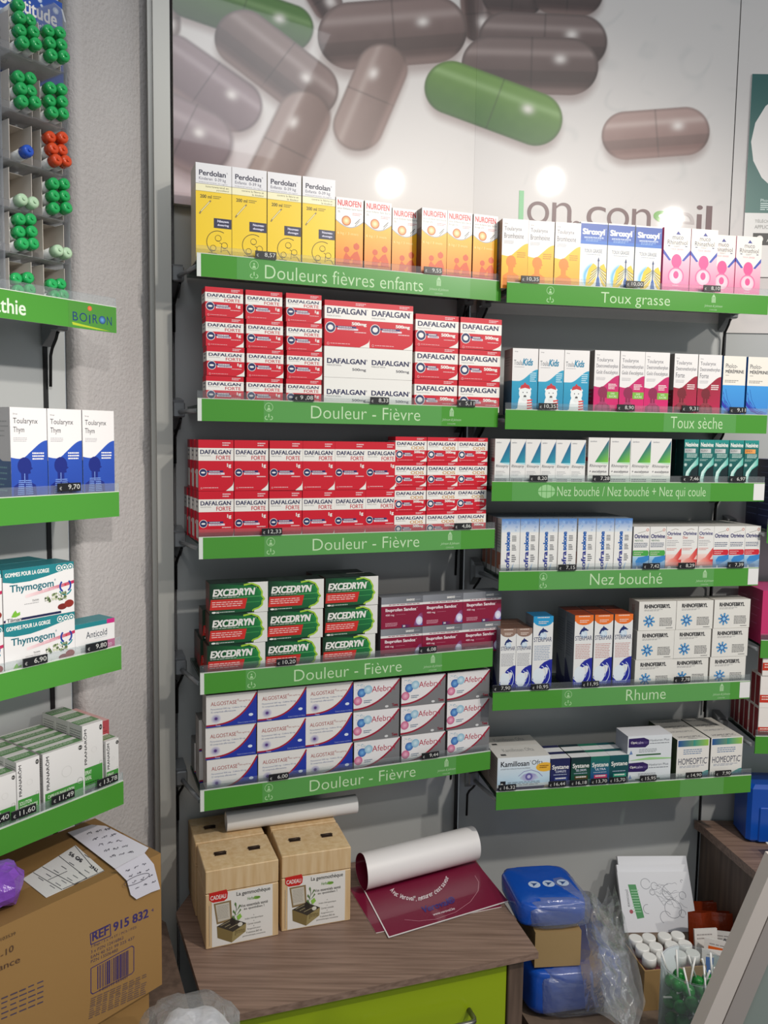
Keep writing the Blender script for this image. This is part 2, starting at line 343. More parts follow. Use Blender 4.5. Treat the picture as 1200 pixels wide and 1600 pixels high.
b = Card(61.8, 165, 58, '#f2cc14', '#cbbfa4', '#e9e7e4')
b.R(0, 0, 100, 22, '#e6e4e6'); b.R(0, 21.5, 100, 28.5, '#f3ecc2'); b.R(0, 21, 100, 21.6, '#8d8a86')
b.T('Perdolan', 9, 8, 86, 13.6, '#23233f', .018); b.T('®', 88, 8, 91, 9.5, '#23233f'); b.fc = 'F'
PERD = b
def perd(key, l2, l3):
    b = Card(61.8, 165, 58, '#f2cc14', '#cbbfa4', '#e9e7e4')
    b.R(0, 0, 100, 21, '#e6e4e6'); b.R(0, 21, 100, 28.5, '#f3ecc2'); b.R(0, 20.8, 100, 21.3, '#8d8a86'); b.R(0, 28.3, 100, 28.7, '#b5a860')
    b.T('Perdolan', 9, 7, 84, 12.5, '#23233f', .018); b.T('®', 86, 7, 89, 8.6, '#23233f'); b.T(l2 + '  0-39 kg', 9, 14, 84, 18, '#3a3a55'); b.T('PARACETAMOL 32 mg/ml', 9, 19, 88, 20.3, GR)
    b.T('contre la fièvre et' if l2[0] == 'E' else 'koortswerend en', 28, 22.3, 92, 24.3, '#55502e'); b.T('la douleur' if l2[0] == 'E' else 'pijnstillend', 58, 25.4, 92, 27.4, '#55502e')
    b.T('200 ml', 12, 32, 44, 35.5, '#4a451a', .01); b.L(48, 32.4, 72, 36, 2, '#8a7b28')
    b.Ln([(10, 52), (14, 49.5), (38, 39), (42, 37.5)], 1.5, '#8d7a45'); b.Ln([(14, 49.5), (38, 39)], .8, '#f3e7a8')
    b.R(50, 55, 99.5, 65, '#1b1d44'); b.T(l3[0], 60, 56.5, 92, 59, '#dcd9ec', .02); b.T(l3[1], 60, 60.5, 92, 63.3, '#dcd9ec', .02)
    k = '#3b3410'; b.O(62, 80, 33, 1.6, k, a0=120, a1=300)
    for (x, y, r) in ((62, 75.5, 9), (48, 86, 8.5), (80, 82.5, 9)):
        b.O(x, y, r, 1.1, k); b.Ln([(x - 4, y + r * .25), (x, y + r * .33), (x + 4, y + r * .25)], .35, k)
    b.Ln([(66, 80), (72, 81), (70, 90)], .4, k); b.Ln([(74, 87.5), (88, 87), (97, 92)], .4, k); b.Ln([(34, 91), (58, 91.5)], .4, k)
    b.L(8, 93, 60, 96.5, 2, '#8a7b28')
    b.fc = 'L'; b.R(0, 0, 100, 21, '#c9c3ba'); b.fc = 'T'; b.T('Perdolan', 15, 30, 85, 60, '#55556a')
    return reg(key, b, 'syrup_carton')
perd('perd_nl', 'Kinderen', ('Nieuwe', 'dosering')); perd('perd_fr', 'Enfants', ('Nouveau', 'dosage'))

def nur(key, l3, strip, st):
    b = Card(53.5, 136.5, 50, '#f2b61c', '#6a4a3a', '#e9e4de')
    b.R(0, 25, 100, 62, '#f3ba0e', '#f09a10'); b.R(0, 62, 100, 100, '#f09a10', '#e6640e'); b.R(0, 88, 100, 100, strip)
    P_ = [(0, 0), (100, 0)] + [(100 - x, 29 + 12.5 * math.sin(math.pi * (x + 12) / 124) - 3.5) for x in range(0, 101, 10)]
    b.P([(x, y + 1.2 if y > 1 else y) for x, y in P_], '#9aa0a4'); b.P(P_, WH)
    b.T('NUROFEN', 6, 3, 92, 11, '#cf2032', .02); b.T('pour Enfants Sans Sucre', 6, 13, 96, 16, '#4a4a44'); b.T(l3, 6, 17.5, 6 + 4.5 * len(l3), 20, '#4a4a44')
    b.L(60, 19, 96, 23, 2, '#d0808a'); b.E(38, 30, 17, '#b5501c', '#c9682a'); b.E(38, 30, 14, '#e98a24', '#fff1b8')
    b.Ln([(70, 33), (88, 26)], 1, '#555'); b.Ln([(70, 36), (86, 29)], .7, '#555')
    b.T('6 kg / 3 mois', 6, 45, 82, 49.5, '#f9e08a')
    k = '#d4521a'; b.E(40, 68, 10, k); b.E(76, 63, 11, k); b.P([(64, 61), (78, 57.5), (80, 61)], k)
    b.P([(28, 88), (31, 77), (38, 72), (48, 76), (58, 79), (58, 82), (50, 82), (52, 88)], k); b.P([(62, 87), (64, 79), (54, 80), (55, 77), (68, 71), (80, 69), (90, 78), (93, 87)], k)
    b.T(st, 8, 92, 62, 95, '#f6dcc8'); b.L(6, 86, 70, 87.5, 1, '#a2481a')
    b.fc = 'L'; b.R(0, 0, 100, 26, '#8a8078'); b.R(0, 26, 100, 100, '#5a4034', '#6a2c22')
    return reg(key, b, 'syrup_carton')
nur('nur_or', '2%', '#d0773c', 'GOÛT ORANGE'); nur('nur_fr', 'Rouge 2%', '#d2402a', 'GOÛT FRAISE')

def bust(b, cx, cy, r, c, sh=26, y1=100):      # a plain head and shoulders in profile
    a = b.w / b.h; b.E(cx, cy, r, c, ry=r * a * 1.16); b.P([(cx + r * .7, cy), (cx + r * 1.22, cy + r * a * .35), (cx + r * .8, cy + r * a * .6), (cx + r * .9, cy + r * a * 1.0), (cx + r * .2, cy + r * a * 1.15)], c)
    b.P([(cx - r * .55, cy), (cx + r * .5, cy), (cx + r * .5, cy + r * a * 2), (cx + sh, cy + r * a * 2.6), (cx + sh + 4, y1), (cx - sh - 2, y1), (cx - sh, cy + r * a * 2.7), (cx - r * .5, cy + r * a * 2)], c)
def toul(key, w_, h_, d_, lines, base, c2, head, lung, side, green=False, txt='#5a5a66', yl=52, yr=34):
    b = Card(w_, h_, d_, '#ece8e6', side[0], '#dcd6d0')
    f = lambda x: yl - (yl - yr) * sst(25, 100, x) + 1.5 * math.sin(math.pi * x / 50) * (x < 50)
    b.Sw(f, base, c2)
    b.T('Sirop', 8, 6, 20, 8, GR); y = 11
    for t in lines: b.T(t, 8, y, min(94, 8 + 7.4 * len(t)), y + 7.4, txt, -.003); y += 9.2
    b.L(8, y + 2, 46, y + 7, 3, '#a5a3a8', .3)
    b.L(58, yr + 13, 92, yr + 22, 3 + (yl > 53), '#f2ece8' if lung else '#c98a20', .5)
    bust(b, 36, yl + 9, 19, head, 30)
    if lung:
        for j in range(8):
            yy = yl + 24 + j * 2; b.L(20 - j * .6, yy, 34, yy + 1.2, 1, lung, .8); b.L(38, yy, 54 + j * .6, yy + 1.2, 1, lung, .8)
        b.R(34.5, yl + 17, 36.5, yl + 27, lung)
    if green: b.R(54, 62, 99, 72, '#7fb842'); b.T('SANS', 68, 63.3, 84, 66, '#eaf3da'); b.T('SUCRE', 62, 67.3, 92, 70.5, '#eaf3da')
    b.fc = 'L'; b.Sw(lambda x: yl + 4 - 14 * sst(40, 100, 100 - x), side[1]); b.L(12, 14, 90, 34, 4, '#8a8a8a', .25); b.L(12, 62, 80, 92, 5, '#55808a', .25)
    return reg(key, b, 'cough_syrup_carton')
toul('bromhexine', 54, 134, 50, ('Toularynx', 'Bromhexine'), '#f2c21e', '#efa02a', '#ea8620', None, ('#8a6a50', '#7a5034'))
toul('thym', 56.4, 136, 50, ('Toularynx', 'Thym'), '#2a52b4', '#2344a0', '#16267c', '#7f9fe0', ('#a9a6a6', '#1c4470'), txt='#22222c')
toul('eucal', 54.6, 134, 50, ('Toularynx', 'Dextromethorphan', "Goût d'eucalyptus"), '#c61a68', '#dd1a6e', '#8e1c4c', '#c45080', ('#8a8480', '#8c1848'), True, yl=54, yr=37)
toul('dforte', 53.2, 133, 50, ('Toularynx', 'Dextromethorphan', 'Forte'), '#9c1a34', '#c01c50', '#761828', '#b04a58', ('#8a8480', '#6c1428'), yl=52, yr=34)

b = Card(57.5, 138, 50, WH, '#c8ccd0', '#dfe2e6'); b.R(0, 2, 100, 31, '#1c4ca4', '#1a5ab8'); b.R(0, 26, 100, 31, '#2a6cc4')
b.T('Siroxyl', 7, 9, 90, 20, WH, .03); b.T('®', 92, 8, 95, 10, WH); b.T('SANS SUCRE POUR ADULTES', 14, 20.5, 86, 22.8, '#dbe6f4', .02); b.L(20, 24, 80, 28, 2, '#8fb4e0')
b.T('TOUX GRASSE', 16, 38, 82, 43, '#5a6a86'); b.L(24, 45, 76, 47, 1, '#a9b0bc')
for j in range(7): b.O(64, 78, 56 - j * 3.4, 3.5, [(.75, .86, .93), (.5, .72, .9), (.3, .6, .84), (.16, .46, .76), (.3, .6, .84), (.5, .72, .9), (.75, .86, .93)][j], a0=130, a1=250)
for sx in (-1, 1):
    X = lambda x: 70 + sx * x
    b.P([(X(2), 68), (X(8), 61), (X(20), 58), (X(30 if sx > 0 else 36), 66), (X(30 if sx > 0 else 44), 80), (X(30 if sx > 0 else 47), 92), (X(30 if sx > 0 else 38), 95), (X(14), 86), (X(7), 78)], '#eec52a')
    for j in range(4):
        xe = 26 + 3 * j if sx < 0 else 29
        b.Ln([(X(2), 63 + j * 1.6), (X(9), 66 + j * 3), (X(xe), 71 + j * 5)], .75, '#2a4a50'); b.Ln([(X(2), 64 + j * 1.6), (X(9), 67.3 + j * 3), (X(xe), 72.6 + j * 5)], .8, '#e8ecdc')
b.P([(60, 100), (65, 80), (70, 74), (75, 80), (82, 100)], '#1a58a8'); b.Ln([(70, 76), (70, 54)], 1.3, '#1c3a6e'); b.P([(66, 54.5), (70, 49), (74, 54.5)], '#1c3a6e'); b.P([(30, 100), (58, 91), (100, 94), (100, 100)], '#24407c')
reg('siroxyl', b, 'cough_syrup_carton')

b = Card(59.5, 139, 50, '#f0a8c4', '#d84a8a', '#f2e6dc'); b.R(0, 40, 100, 100, '#f3c4d2', '#ea4c92')
b.P([(0, 0), (100, 0), (100, 33), (72, 46), (60, 54), (40, 54), (28, 46), (0, 33)], '#f6efe6')
b.P([(0, 32), (26, 45), (30, 47), (22, 48), (0, 38)], '#2a4ab0'); b.P([(100, 32), (74, 45), (70, 47), (78, 48), (100, 38)], '#2a4ab0')
b.P([(44, 10), (52, 5), (62, 10)], '#2e3c90'); b.T('muco', 32, 12.5, 72, 17, '#3a3c4c'); b.T('Rhinathiol', 14, 18, 88, 24.5, '#3a3c4c', .004); b.R(16, 26, 24, 27.2, '#333a66'); b.R(80, 26, 88, 27.2, '#333a66')
b.L(38, 26, 62, 28.5, 2, '#8a8a92'); b.T('TOUX GRASSE', 26, 30, 74, 32.3, '#e07898')
b.E(50, 48, 19, '#ea4f92', ry=10); b.P([(38, 50), (62, 50), (60, 59), (40, 59)], '#ea4f92'); b.O(50, 70, 30, 4, '#e86ca0', ry=13, a0=150, a1=390); b.E(50, 70, 25, '#f3c3d3', '#fae3e8', ry=11); b.E(50, 68, 10, '#ea4f92', ry=5.5)
b.E(50, 93, 34, '#f4b0cc', ry=4); b.L(30, 92, 70, 94, 1, '#d4608c'); b.L(38, 83, 60, 85, 1, '#f7d5e0')
reg('muco', b, 'cough_syrup_carton')

b = Card(53.8, 132, 50, '#ece8e6', '#8a827c', '#ddd8d2'); f = lambda x: 49 - 18 * sst(25, 100, x)
b.Sw(f, '#2aa0c4', '#2388b0'); b.T('Sirop', 8, 4, 20, 6, GR); b.T('Toula', 6, 17.5, 38, 25, '#6a7078'); b.T('Kids', 39, 15, 80, 25.5, '#1c84a8', .02, .25); b.L(8, 27.5, 46, 29, 1, '#9a9aa0'); b.L(70, 36, 94, 51, 5, '#d6eef4', .4)
k = '#eef0ee'; b.E(52, 82, 26, k, ry=15); b.P([(26, 80), (78, 80), (84, 96), (22, 96)], k); b.E(52, 67, 24, k, ry=10.5); b.E(32, 61, 5, k); b.E(72, 61, 5, k); b.E(24, 93, 7, k); b.E(84, 94, 7, k)
b.P([(32, 61), (36, 55.5), (52, 53), (68, 55.5), (72, 61), (52, 59)], '#c8343c'); b.E(51, 53, 4, '#c8343c')
for x in (44, 60): b.E(x, 66, 2, '#333333')
b.E(52, 72, 5.5, '#555555', ry=2); b.E(52, 76, 11, '#e4e6e4', ry=3)
for j in range(5): b.P([(60, 77 + j * 4), (80, 76 + j * 4), (82, 78 + j * 4), (62, 79.4 + j * 4)], '#d64a48')
b.fc = 'L'; b.R(0, 0, 100, 48, '#857c76'); b.R(0, 48, 100, 100, '#1d4a60'); b.L(14, 12, 86, 28, 4, '#5a5450', .3)
reg('kids', b, 'cough_syrup_carton')

b = Card(52.1, 132, 50, '#efe9de', '#2a6cb0', '#e6ddd0'); b.R(0, 46, 100, 100, '#3f9ae0', '#3a86d2')
b.T('Pholco-', 10, 12, 62, 19, '#454550'); b.T('MÉRÉPRINE', 10, 20.5, 92, 27, '#34343e', .012); b.L(10, 30, 26, 31.5, 1, GR); b.L(8, 38, 72, 43, 2, '#8a8680')
for j in range(7): b.Ln([(3 + j, 56 + j * 2.4), (12 + j * 2, 68 + j * 2.6), (32 + j * 3, 79 + j * 1.8), (62 + j * 3, 86 + j), (96, 89 + j * .5)], .6 + .3 * (j % 3), ['#1c4cae', '#2a2ea0', '#4a8ce0', '#1a66c0', '#3a3ab0', '#2c7ad0', '#1c3c9c'][j])
b.P([(0, 70), (20, 80), (50, 89), (96, 92), (60, 92), (24, 87), (0, 78)], '#2a36ac'); b.Ln([(14, 52), (24, 68), (48, 84)], .6, '#1c5cb0')
reg('pholco', b, 'cough_syrup_carton')

def rhin(key, w_, h_, eu):
    b = Card(w_, h_, 32, '#e9e6e2', '#b5b2ae', '#cfccc8')
    b.R(0, 70, 100, 100, '#e9e6e2', '#b9ccbc' if eu else '#c2cfcf')
    b.P([(98, 4), (98, 50), (34, 50)], ['#1a4c84', '#7fc83a' if eu else '#2f9cb0', '#3a9a4a' if eu else '#1a84a0']); b.P([(34, 50), (98, 50), (98, 54), (70, 53)], '#bfe2c0' if eu else '#a8dce4')
    b.T('zambon', 8, 6, 40, 9, '#666a7a'); b.T('Rhinospray', 8, 54, 92, 62, '#4a4a50', .006, .25)
    if eu: b.T('+ eucalyptus', 8, 66, 92, 73, '#4a4a50', .01, .25)
    b.L(8, 76 if eu else 68, 70, 80, 2 if eu else 4, '#a6a6a8', .35); b.L(8, 84, 84, 95, 3, '#6a6c70', .45)
    b.fc = 'L'; b.L(10, 10, 90, 90, 14, '#8a8886', .3); b.R(30, 40, 100, 48, '#a02434')
    return reg(key, b, 'nasal_spray_carton')
rhin('rhino', 32, 95.5, False); rhin('rhino_eu', 45.6, 101, True)

def nes(key, pill, top='#1c8a84'):
    b = Card(33.9, 100, 30, '#124a48', '#0c3030', '#0f5a58'); b.R(0, 0, 100, 100, '#187a74', '#0c2c30')
    b.R(0, 0, 100, 14, '#1f938c', '#1a827c'); b.T('Nesivine', 8, 6, 94, 15, WH, .02)
    b.R(4, 19, 78, 28, pill, h='#d0d0ce' if pill != '#e08a3a' else '#f0a860'); b.T('SINEX' if pill == '#e08a3a' else 'ALLERGY', 10, 21, 56, 25, '#4a4a48'); b.L(20, 30, 92, 39, 3, '#cfe4dc', .45); b.L(6, 41, 62, 46, 2, '#a8c8c0', .4)
    b.O(14, 53, 10, 2, '#cfe4dc'); b.E(14, 53, 6, '#cfe4dc')
    b.P([(100, 36), (100, 52), (60, 62), (40, 72), (34, 84), (40, 100), (22, 100), (12, 84), (20, 68), (48, 56)], ['#4fb8a8'] * 3 + ['#a8ded2'] * 4 + ['#d4f0e8'] * 3)
    b.P([(60, 62), (48, 68), (50, 74), (40, 78), (46, 84), (42, 90), (60, 92), (64, 100), (100, 100), (100, 54)], '#0a2226')
    return reg(key, b, 'nasal_spray_carton')
nes('nesivine', '#a9aeae'); nes('nesivine_or', '#e08a3a')

b = Card(39.5, 116, 32, '#eceae6', '#cfccc8', '#8f9caa'); b.R(0, 0, 100, 24, '#3f7fc8', '#dfe6ec')  # top face greyed: shade from the shelf above put into its colour
rr = random.Random(4)
for j in range(16): b.O(rr.uniform(6, 94), rr.uniform(3, 26), rr.uniform(4, 7), 1.6, rr.choice(['#5a86c8', '#9cc4ec', '#6a94cc', '#b8d4ee']))
b.T('sofra', 22, 58, 47, 94, '#24308c', .02, rot=1); b.T('solone', 22, 23, 47, 57, '#2260b0', .03, rot=1)
for y in (30, 46, 64): b.L(58, y, 82, y + (11 if y < 64 else 14), 4, '#44464e', .42, y)
b.P([(62, 84), (70, 78), (58, 100), (46, 100)], '#9ab8dc')
b.fc = 'L'; b.R(0, 0, 14, 100, '#3a3c40'); b.R(20, 60, 90, 90, '#b06a50'); b.L(24, 10, 90, 55, 9, '#8c8e96', .3)
reg('sofra', b, 'nasal_spray_carton')

def otr(key, kind):
    b = Card(36.6, 98.5, 30, '#e9e7e3', '#8d8d90', '#d5d2cc')
    if kind == 'duo':
        b.R(0, 60, 100, 86, '#efd5cc', '#e2908a'); b.P([(0, 74), (50, 68), (90, 50), (100, 46), (100, 62), (80, 72), (100, 72), (100, 84), (0, 84)], ['#f2d8d0', '#e8887c', '#dd4a48', '#d83c3e', '#e06a60', '#d84440', '#c93434', '#d85a50', '#efb8a8']); b.R(0, 86, 100, 100, '#8c8a88', '#c8c4be'); b.E(26, 90, 12, '#d8d6d2')
        b.T('Otrivine', 6, 11, 92, 19, '#2a2a70', .015); b.T('Duo', 6, 21, 36, 26.5, '#c8584c', .01); b.L(6, 30, 80, 44, 4, '#98969c', .3); b.L(6, 47, 70, 53, 2, '#d8807a', .4)
        b.Ln([(30, 8), (55, 5), (75, 7)], .8, '#9a8878')
    else:
        g = '#4aa648' if kind == 'menthol' else '#cf2434'
        b.R(0, 64, 100, 100, '#a9cfe4', '#1a58a4'); b.P([(18, 74), (34, 66), (66, 64), (100, 62), (100, 72), (60, 80), (36, 84), (22, 82)], '#3a86c8'); b.P([(22, 100), (24, 86), (32, 86), (35, 100)], '#dfeaf2')
        b.T('Otrivine', 6, 16, 94, 25, '#26266a', .02); b.Ln([(26, 14), (60, 11), (78, 9)], .8, '#8a8a80'); b.O(86, 7, 8, 2.6, '#d06040'); y = 34
        if kind == 'menthol': b.T('MENTHOL', 10, 28, 62, 32, '#4a7a56')
        b.L(6, 35, 92, 46, 3, '#4a5878', .42); b.R(0, 51, 92, 63, g); b.E(90, 57, 8, g, ry=6); b.T('DÉCONGESTION', 6, 53.5, 62, 56, '#f0dcd8', .01); b.T('NASALE', 6, 58, 50, 60.5, '#f0dcd8', .01)
    return reg(key, b, 'nasal_spray_carton')
otr('otri_m', 'menthol'); otr('otri_d', 'duo'); otr('otri_r', 'red')

def ster(key, w_, h_, cap, txt):
    b = Card(w_, h_, 45, '#e9e8e6', '#7f848c', cap[1])
    b.R(0, 0, 100, 8, cap[0]); b.E(50, 7, 46, cap[0], ry=6); b.L(20, 1, 80, 3, 1, '#e9d8cc', .6); b.L(26, 6.5, 78, 11, 2, '#e9d8cc', .45)
    b.E(50, 25, 19, '#c4d8ea', '#e2ecf2'); b.P([(27, 23.6), (31, 20.6), (37, 18.2), (45, 16.6), (50, 14.4), (54, 16.4), (63, 17.4), (70, 19.2), (77, 19.6), (71, 20.8), (60, 20.2), (52, 20.4), (49, 22.4), (46, 20.8), (39, 21.8), (35, 23.4), (37, 25.2), (32, 24.6), (25, 25.2)], '#1c2c6c')
    b.T('STÉRIMAR', 5, 25.5, 95, 33, '#20285e', .004); b.L(8, 38, 90, 58, 9, txt, .36)
    b.Sw(lambda x: 82 if x < 5 else 79 - 2 * x / 100, '#20289a')
    b.P([(26, 72), (40, 64), (60, 59.5), (82, 57), (100, 56), (100, 82), (60, 82), (78, 74), (82, 68), (70, 66), (52, 68)], '#20289a')
    b.E(34, 78, 30, '#e4ecf2', ry=11); b.O(50, 76, 42, 3, '#cfdcf0', ry=15, a0=-60, a1=60); b.O(42, 75, 30, 3, '#cfdcf0', ry=11, a0=-80, a1=40); b.Ln([(0, 82), (16, 86), (34, 87)], .9, '#e4ecf2')
    b.L(6, 88, 78, 98, 5, '#9aa8dc', .4)
    b.fc = 'L'; b.Sw(lambda x: 88 - 26 * sst(20, 100, 100 - x), '#1a2058'); b.L(10, 12, 86, 58, 14, '#5a5e66', .3)
    return reg(key, b, 'nasal_spray_carton')
ster('ster_s', 34, 139, ('#94786a', '#6a4c3e'), '#9a9aa2'); ster('ster_b', 43.4, 163, ('#2a9ad0', '#1e6c98'), '#8a9cb8'); ster('ster_o', 41.4, 163, ('#ee7428', '#8c3a1e'), '#c88a84')

b = Card(86, 62.5, 45, '#e6e3dc', '#b9b3ab', '#d9d4cb'); b.T('RHINOFEBRYL', 14, 10, 84, 24, '#2a2a2e', .03); b.L(14, 28, 66, 35, 2, '#7a7a7c', .35)
for j in range(8):
    a = math.pi * j / 4 + .1; x, y = 28 + 15.5 * math.cos(a), 68 + 21.3 * math.sin(a); b.Ln([(28 + 3 * math.cos(a), 68 + 4 * math.sin(a)), (x, y)], 6.2, '#2465a6'); b.Ln([(28 + 9 * math.cos(a), 68 + 12.4 * math.sin(a)), (x - .8 * math.cos(a), y - 1.1 * math.sin(a))], 3.4, '#58acdc')
b.E(28, 68, 5, '#4a9ad4', '#c8e6f6'); b.L(56, 58, 92, 88, 6, '#3c3c40', .4); b.L(74, 92, 92, 96, 1, '#3c3c40')
b.fc = 'L'; b.T('RHINOFEBRYL', 30, 15, 60, 80, '#8a3a34', rot=1)
reg('rhinofeb', b)

b = Card(116, 77, 60, '#cfe0ea', '#8a8178', '#d9d6d0'); b.R(0, 0, 100, 76, '#e6eaec', '#bcd8ea'); b.R(0, 76, 100, 100, '#dfe4e6'); b.T('Kamillosan', 6, 11, 60, 26, '#1c1c24', .012); b.T('®', 61, 11, 63, 15, '#1c1c24'); b.T('Ofta', 65, 11, 86, 24, '#2a2a34')
b.T('LINGETTES STÉRILES POUR PAUPIÈRES', 6, 30, 62, 34, '#333a44'); b.E(90, 32, 17, '#eeb63a', ry=13); b.L(80, 27, 98, 37, 2, '#7a4a10', .5)
k = '#8a86b8'; b.P([(42, 60), (50, 50), (60, 46), (72, 50), (80, 62), (66, 69), (52, 68)], ['#c4cfe0', '#a8a4cc', '#9c98c4', '#a8a4cc', '#d0dae8', '#b4b4d4', '#b4b4d4']); b.E(60, 57, 7, '#6a62a4', ry=10); b.E(60, 57, 3.4, '#c8c4e0', ry=5); b.Ln([(40, 54), (50, 42), (64, 38), (78, 46), (86, 58)], 1.6, k)
b.R(6, 66, 16, 82, '#26262c'); b.E(9, 76, 2.5, WH); b.L(20, 70, 84, 82, 3, '#5a6470', .35); b.R(0, 84, 100, 93, '#4a2a66'); b.R(0, 93, 100, 100, '#e2c078'); b.E(94, 90, 5, '#d8b8a0')
b.fc = 'L'; b.L(10, 12, 90, 80, 9, '#5e564e', .3); b.fc = 'T'; b.T('Kamillosan Ofta', 20, 20, 80, 50, '#9a9a98'); b.R(10, 68, 20, 82, '#3a3a3c')
reg('kamillosan', b, 'eye_care_carton')

def sys_(key, c, c2, band, sub):
    b = Card(43.5, 69, 36, c, '#20222c', '#e4e4e4'); b.R(0, 0, 100, 100, c, c2); b.T('Systane', 8, 20, 94, 38, WH, .015); b.T(sub, 26, 38, 80, 45, '#d8dcec', .01); b.L(16, 50, 84, 55, 1, '#aab4c8', .5)
    b.R(20, 59, 88, 70, band); b.L(26, 61, 80, 68, 1, WH, .6); b.L(14, 76, 66, 94, 4, '#a8b8c8', .35); b.P([(64, 100), (74, 74), (84, 100)], '#d6e2ea')
    b.fc = 'T'; b.R(0, 0, 100, 36, c); b.R(0, 36, 100, 100, '#e2e3e3')
    return reg(key, b, 'eye_drop_carton')
sys_('sys_a', '#1e2250', '#2a2e66', '#3a4a8c', 'COMPLETE'); sys_('sys_b', '#122c34', '#1c6044', '#5a4420', 'GEL DROPS'); sys_('sys_c', '#1c7058', '#24409a', '#d03c6a', 'ULTRA'); sys_('sys_d', '#12545a', '#124046', '#2f9c7c', '')

b = Card(103, 54, 55, '#dfe3e6', '#a2a4b0', '#e2e2e6'); b.P([(2, 10), (36, 8), (48, 18), (48, 36), (40, 48), (2, 46)], '#2e1a5a'); b.T('Opti', 7, 22, 20, 34, WH, .01); b.T('calm', 20.5, 22, 35, 33, '#cfc4e4'); b.T('max', 36, 24, 45, 33, '#6a5a90')
b.T('Hyaluron Plus', 50, 16, 94, 28, '#6a7078'); b.L(50, 32, 94, 37, 1, '#5a6068', .5); b.L(26, 55, 68, 72, 3, '#7a8088', .35); b.R(20, 76, 76, 82, '#2a5a34'); b.P([(10, 98), (50, 90), (100, 96), (100, 100), (8, 100)], '#9ccf8a'); b.P([(8, 58), (12, 74), (4, 76)], '#6a86b8')
reg('opticalm', b, 'eye_drop_carton')

def hom(key, n):
    b = Card(77, 94.5, 62, '#e9e5df', '#3a4a2c' if n == '30' else '#8a867e', '#dedad2'); b.R(3, 2, 97, 17, '#1d4f92', h='#8cbf4a'); b.R(50, 2, 97, 17, '#2f8f86', h='#9cc84a')
    b.L(20, 24, 80, 38, 3, '#6a86a8', .42); b.T('HOMEOPTiC', 6, 45, 94, 60, '#2a3252', .006); b.T('®', 95, 45, 98, 48, '#2a3252'); b.L(10, 63, 90, 69, 2, '#7a86a0', .35)
    b.T(n, 4, 82, 20, 91, '#8a8a92'); b.Ln([(24, 88), (36, 80)], 1.4, '#a8bcd0'); b.Sw(lambda x: 100 - 24 * sst(30, 100, x), '#2f8f86', '#1d4f92', x0=35); b.L(62, 86, 94, 98, 4, '#6a9ac0', .3)
    b.fc = 'T'; b.T('HOMEOPTiC', 14, 68, 86, 84, '#55555e'); b.T('BOIRON', 36, 90, 64, 96, '#4a4a52'); b.T('HOMEOPTiC', 14, 18, 86, 32, '#8a8a90')
    return reg(key, b, 'eye_drop_carton')
hom('hom30', '30'); hom('hom10', '10')

b = Card(107.6, 56.5, 45, '#12442a', '#5c3c30', '#202a24'); b.R(0, 0, 100, 100, '#0f3a24', '#0c2f1c'); b.P([(8, 0), (76, 12), (90, 30), (92, 92), (20, 100), (0, 100), (0, 0)], ['#0e3522', '#187a3c', '#2a9a48', '#17683a', '#0d2f1e', '#0d2f1e', '#0d2f1e'])
b.P([(100, 0), (64, 0), (84, 12), (91, 34), (90, 46), (95, 58), (91, 64), (91, 76), (86, 84), (76, 88), (76, 100), (100, 100)], '#e6e4de')
b.Ln([(58, 8), (72, 4), (84, 14), (90, 34), (89, 46), (94, 58), (90, 63), (90, 76), (84, 86), (75, 91), (73, 96)], 5.5, '#a4cc3a'); b.Ln([(50, 48), (88, 47)], 1.5, '#5fc06a'); b.Ln([(56, 66), (86, 65)], 1.2, '#4fb05c')
b.T('EXCEDRYN', 5, 18, 78, 42, WH, .035, .2); b.T('®', 79, 16, 81, 20, WH); b.L(5, 45, 50, 48, 1, '#d8dcd4', .6)
b.P([(2, 52), (64, 52), (60, 86), (0, 86)], '#d02c24'); b.L(4, 60, 58, 80, 3, '#f3d2cc', .36); b.E(7, 94, 3.6, WH, ry=3); b.T('32', 11, 91.5, 16, 97, WH, .02); b.L(17, 92.5, 42, 97, 1, '#c8d4cc', .5)
b.fc = 'L'; b.R(10, 55, 90, 90, '#8c2a28'); b.fc = 'T'; b.R(4, 12, 34, 88, '#2e3a34'); b.R(38, 12, 66, 88, '#2e3a34')
reg('excedryn', b)

b = Card(89, 63, 34, '#8c1238', '#6a6a6e', '#5e6064'); b.R(0, 0, 100, 22, '#8e9096', h='#6c6e74'); b.R(0, 22, 100, 29, '#e4e0de'); b.L(18, 23.5, 92, 27.5, 1, '#9a5a6a', .6)
b.T('SANDOZ', 60, 8, 80, 14.5, WH, .03); b.L(81, 11, 94, 13, 1, '#c8c8cc'); b.T('Ibuprofen Sandoz', 10, 36, 84, 49, '#f0e2e6', .02); b.T('®', 85, 36, 87, 39, WH); b.T('400 mg', 10, 54, 31, 61.5, '#eaccd4', .012); b.L(36, 56, 58, 58.5, 1, '#c87a90')
b.L(10, 82, 40, 95, 3, '#e0a8b8', .4); b.R(50, 90, 74, 100, '#26256a', h='#8c1238'); b.T('30', 52, 91.5, 58, 97.5, WH, .02)
b.P([(78, 96), (84, 72), (94, 56), (100, 54), (100, 96)], ['#7a1a4a', '#a878b0', '#6a2a70', '#8c1238', '#5a6ab0']); b.E(92, 80, 8, '#c8c4e0', '#f2f2fa', ry=14)
b.fc = 'T'; b.R(0, 0, 100, 100, '#4c4e52', '#84868a')
reg('sandoz', b)

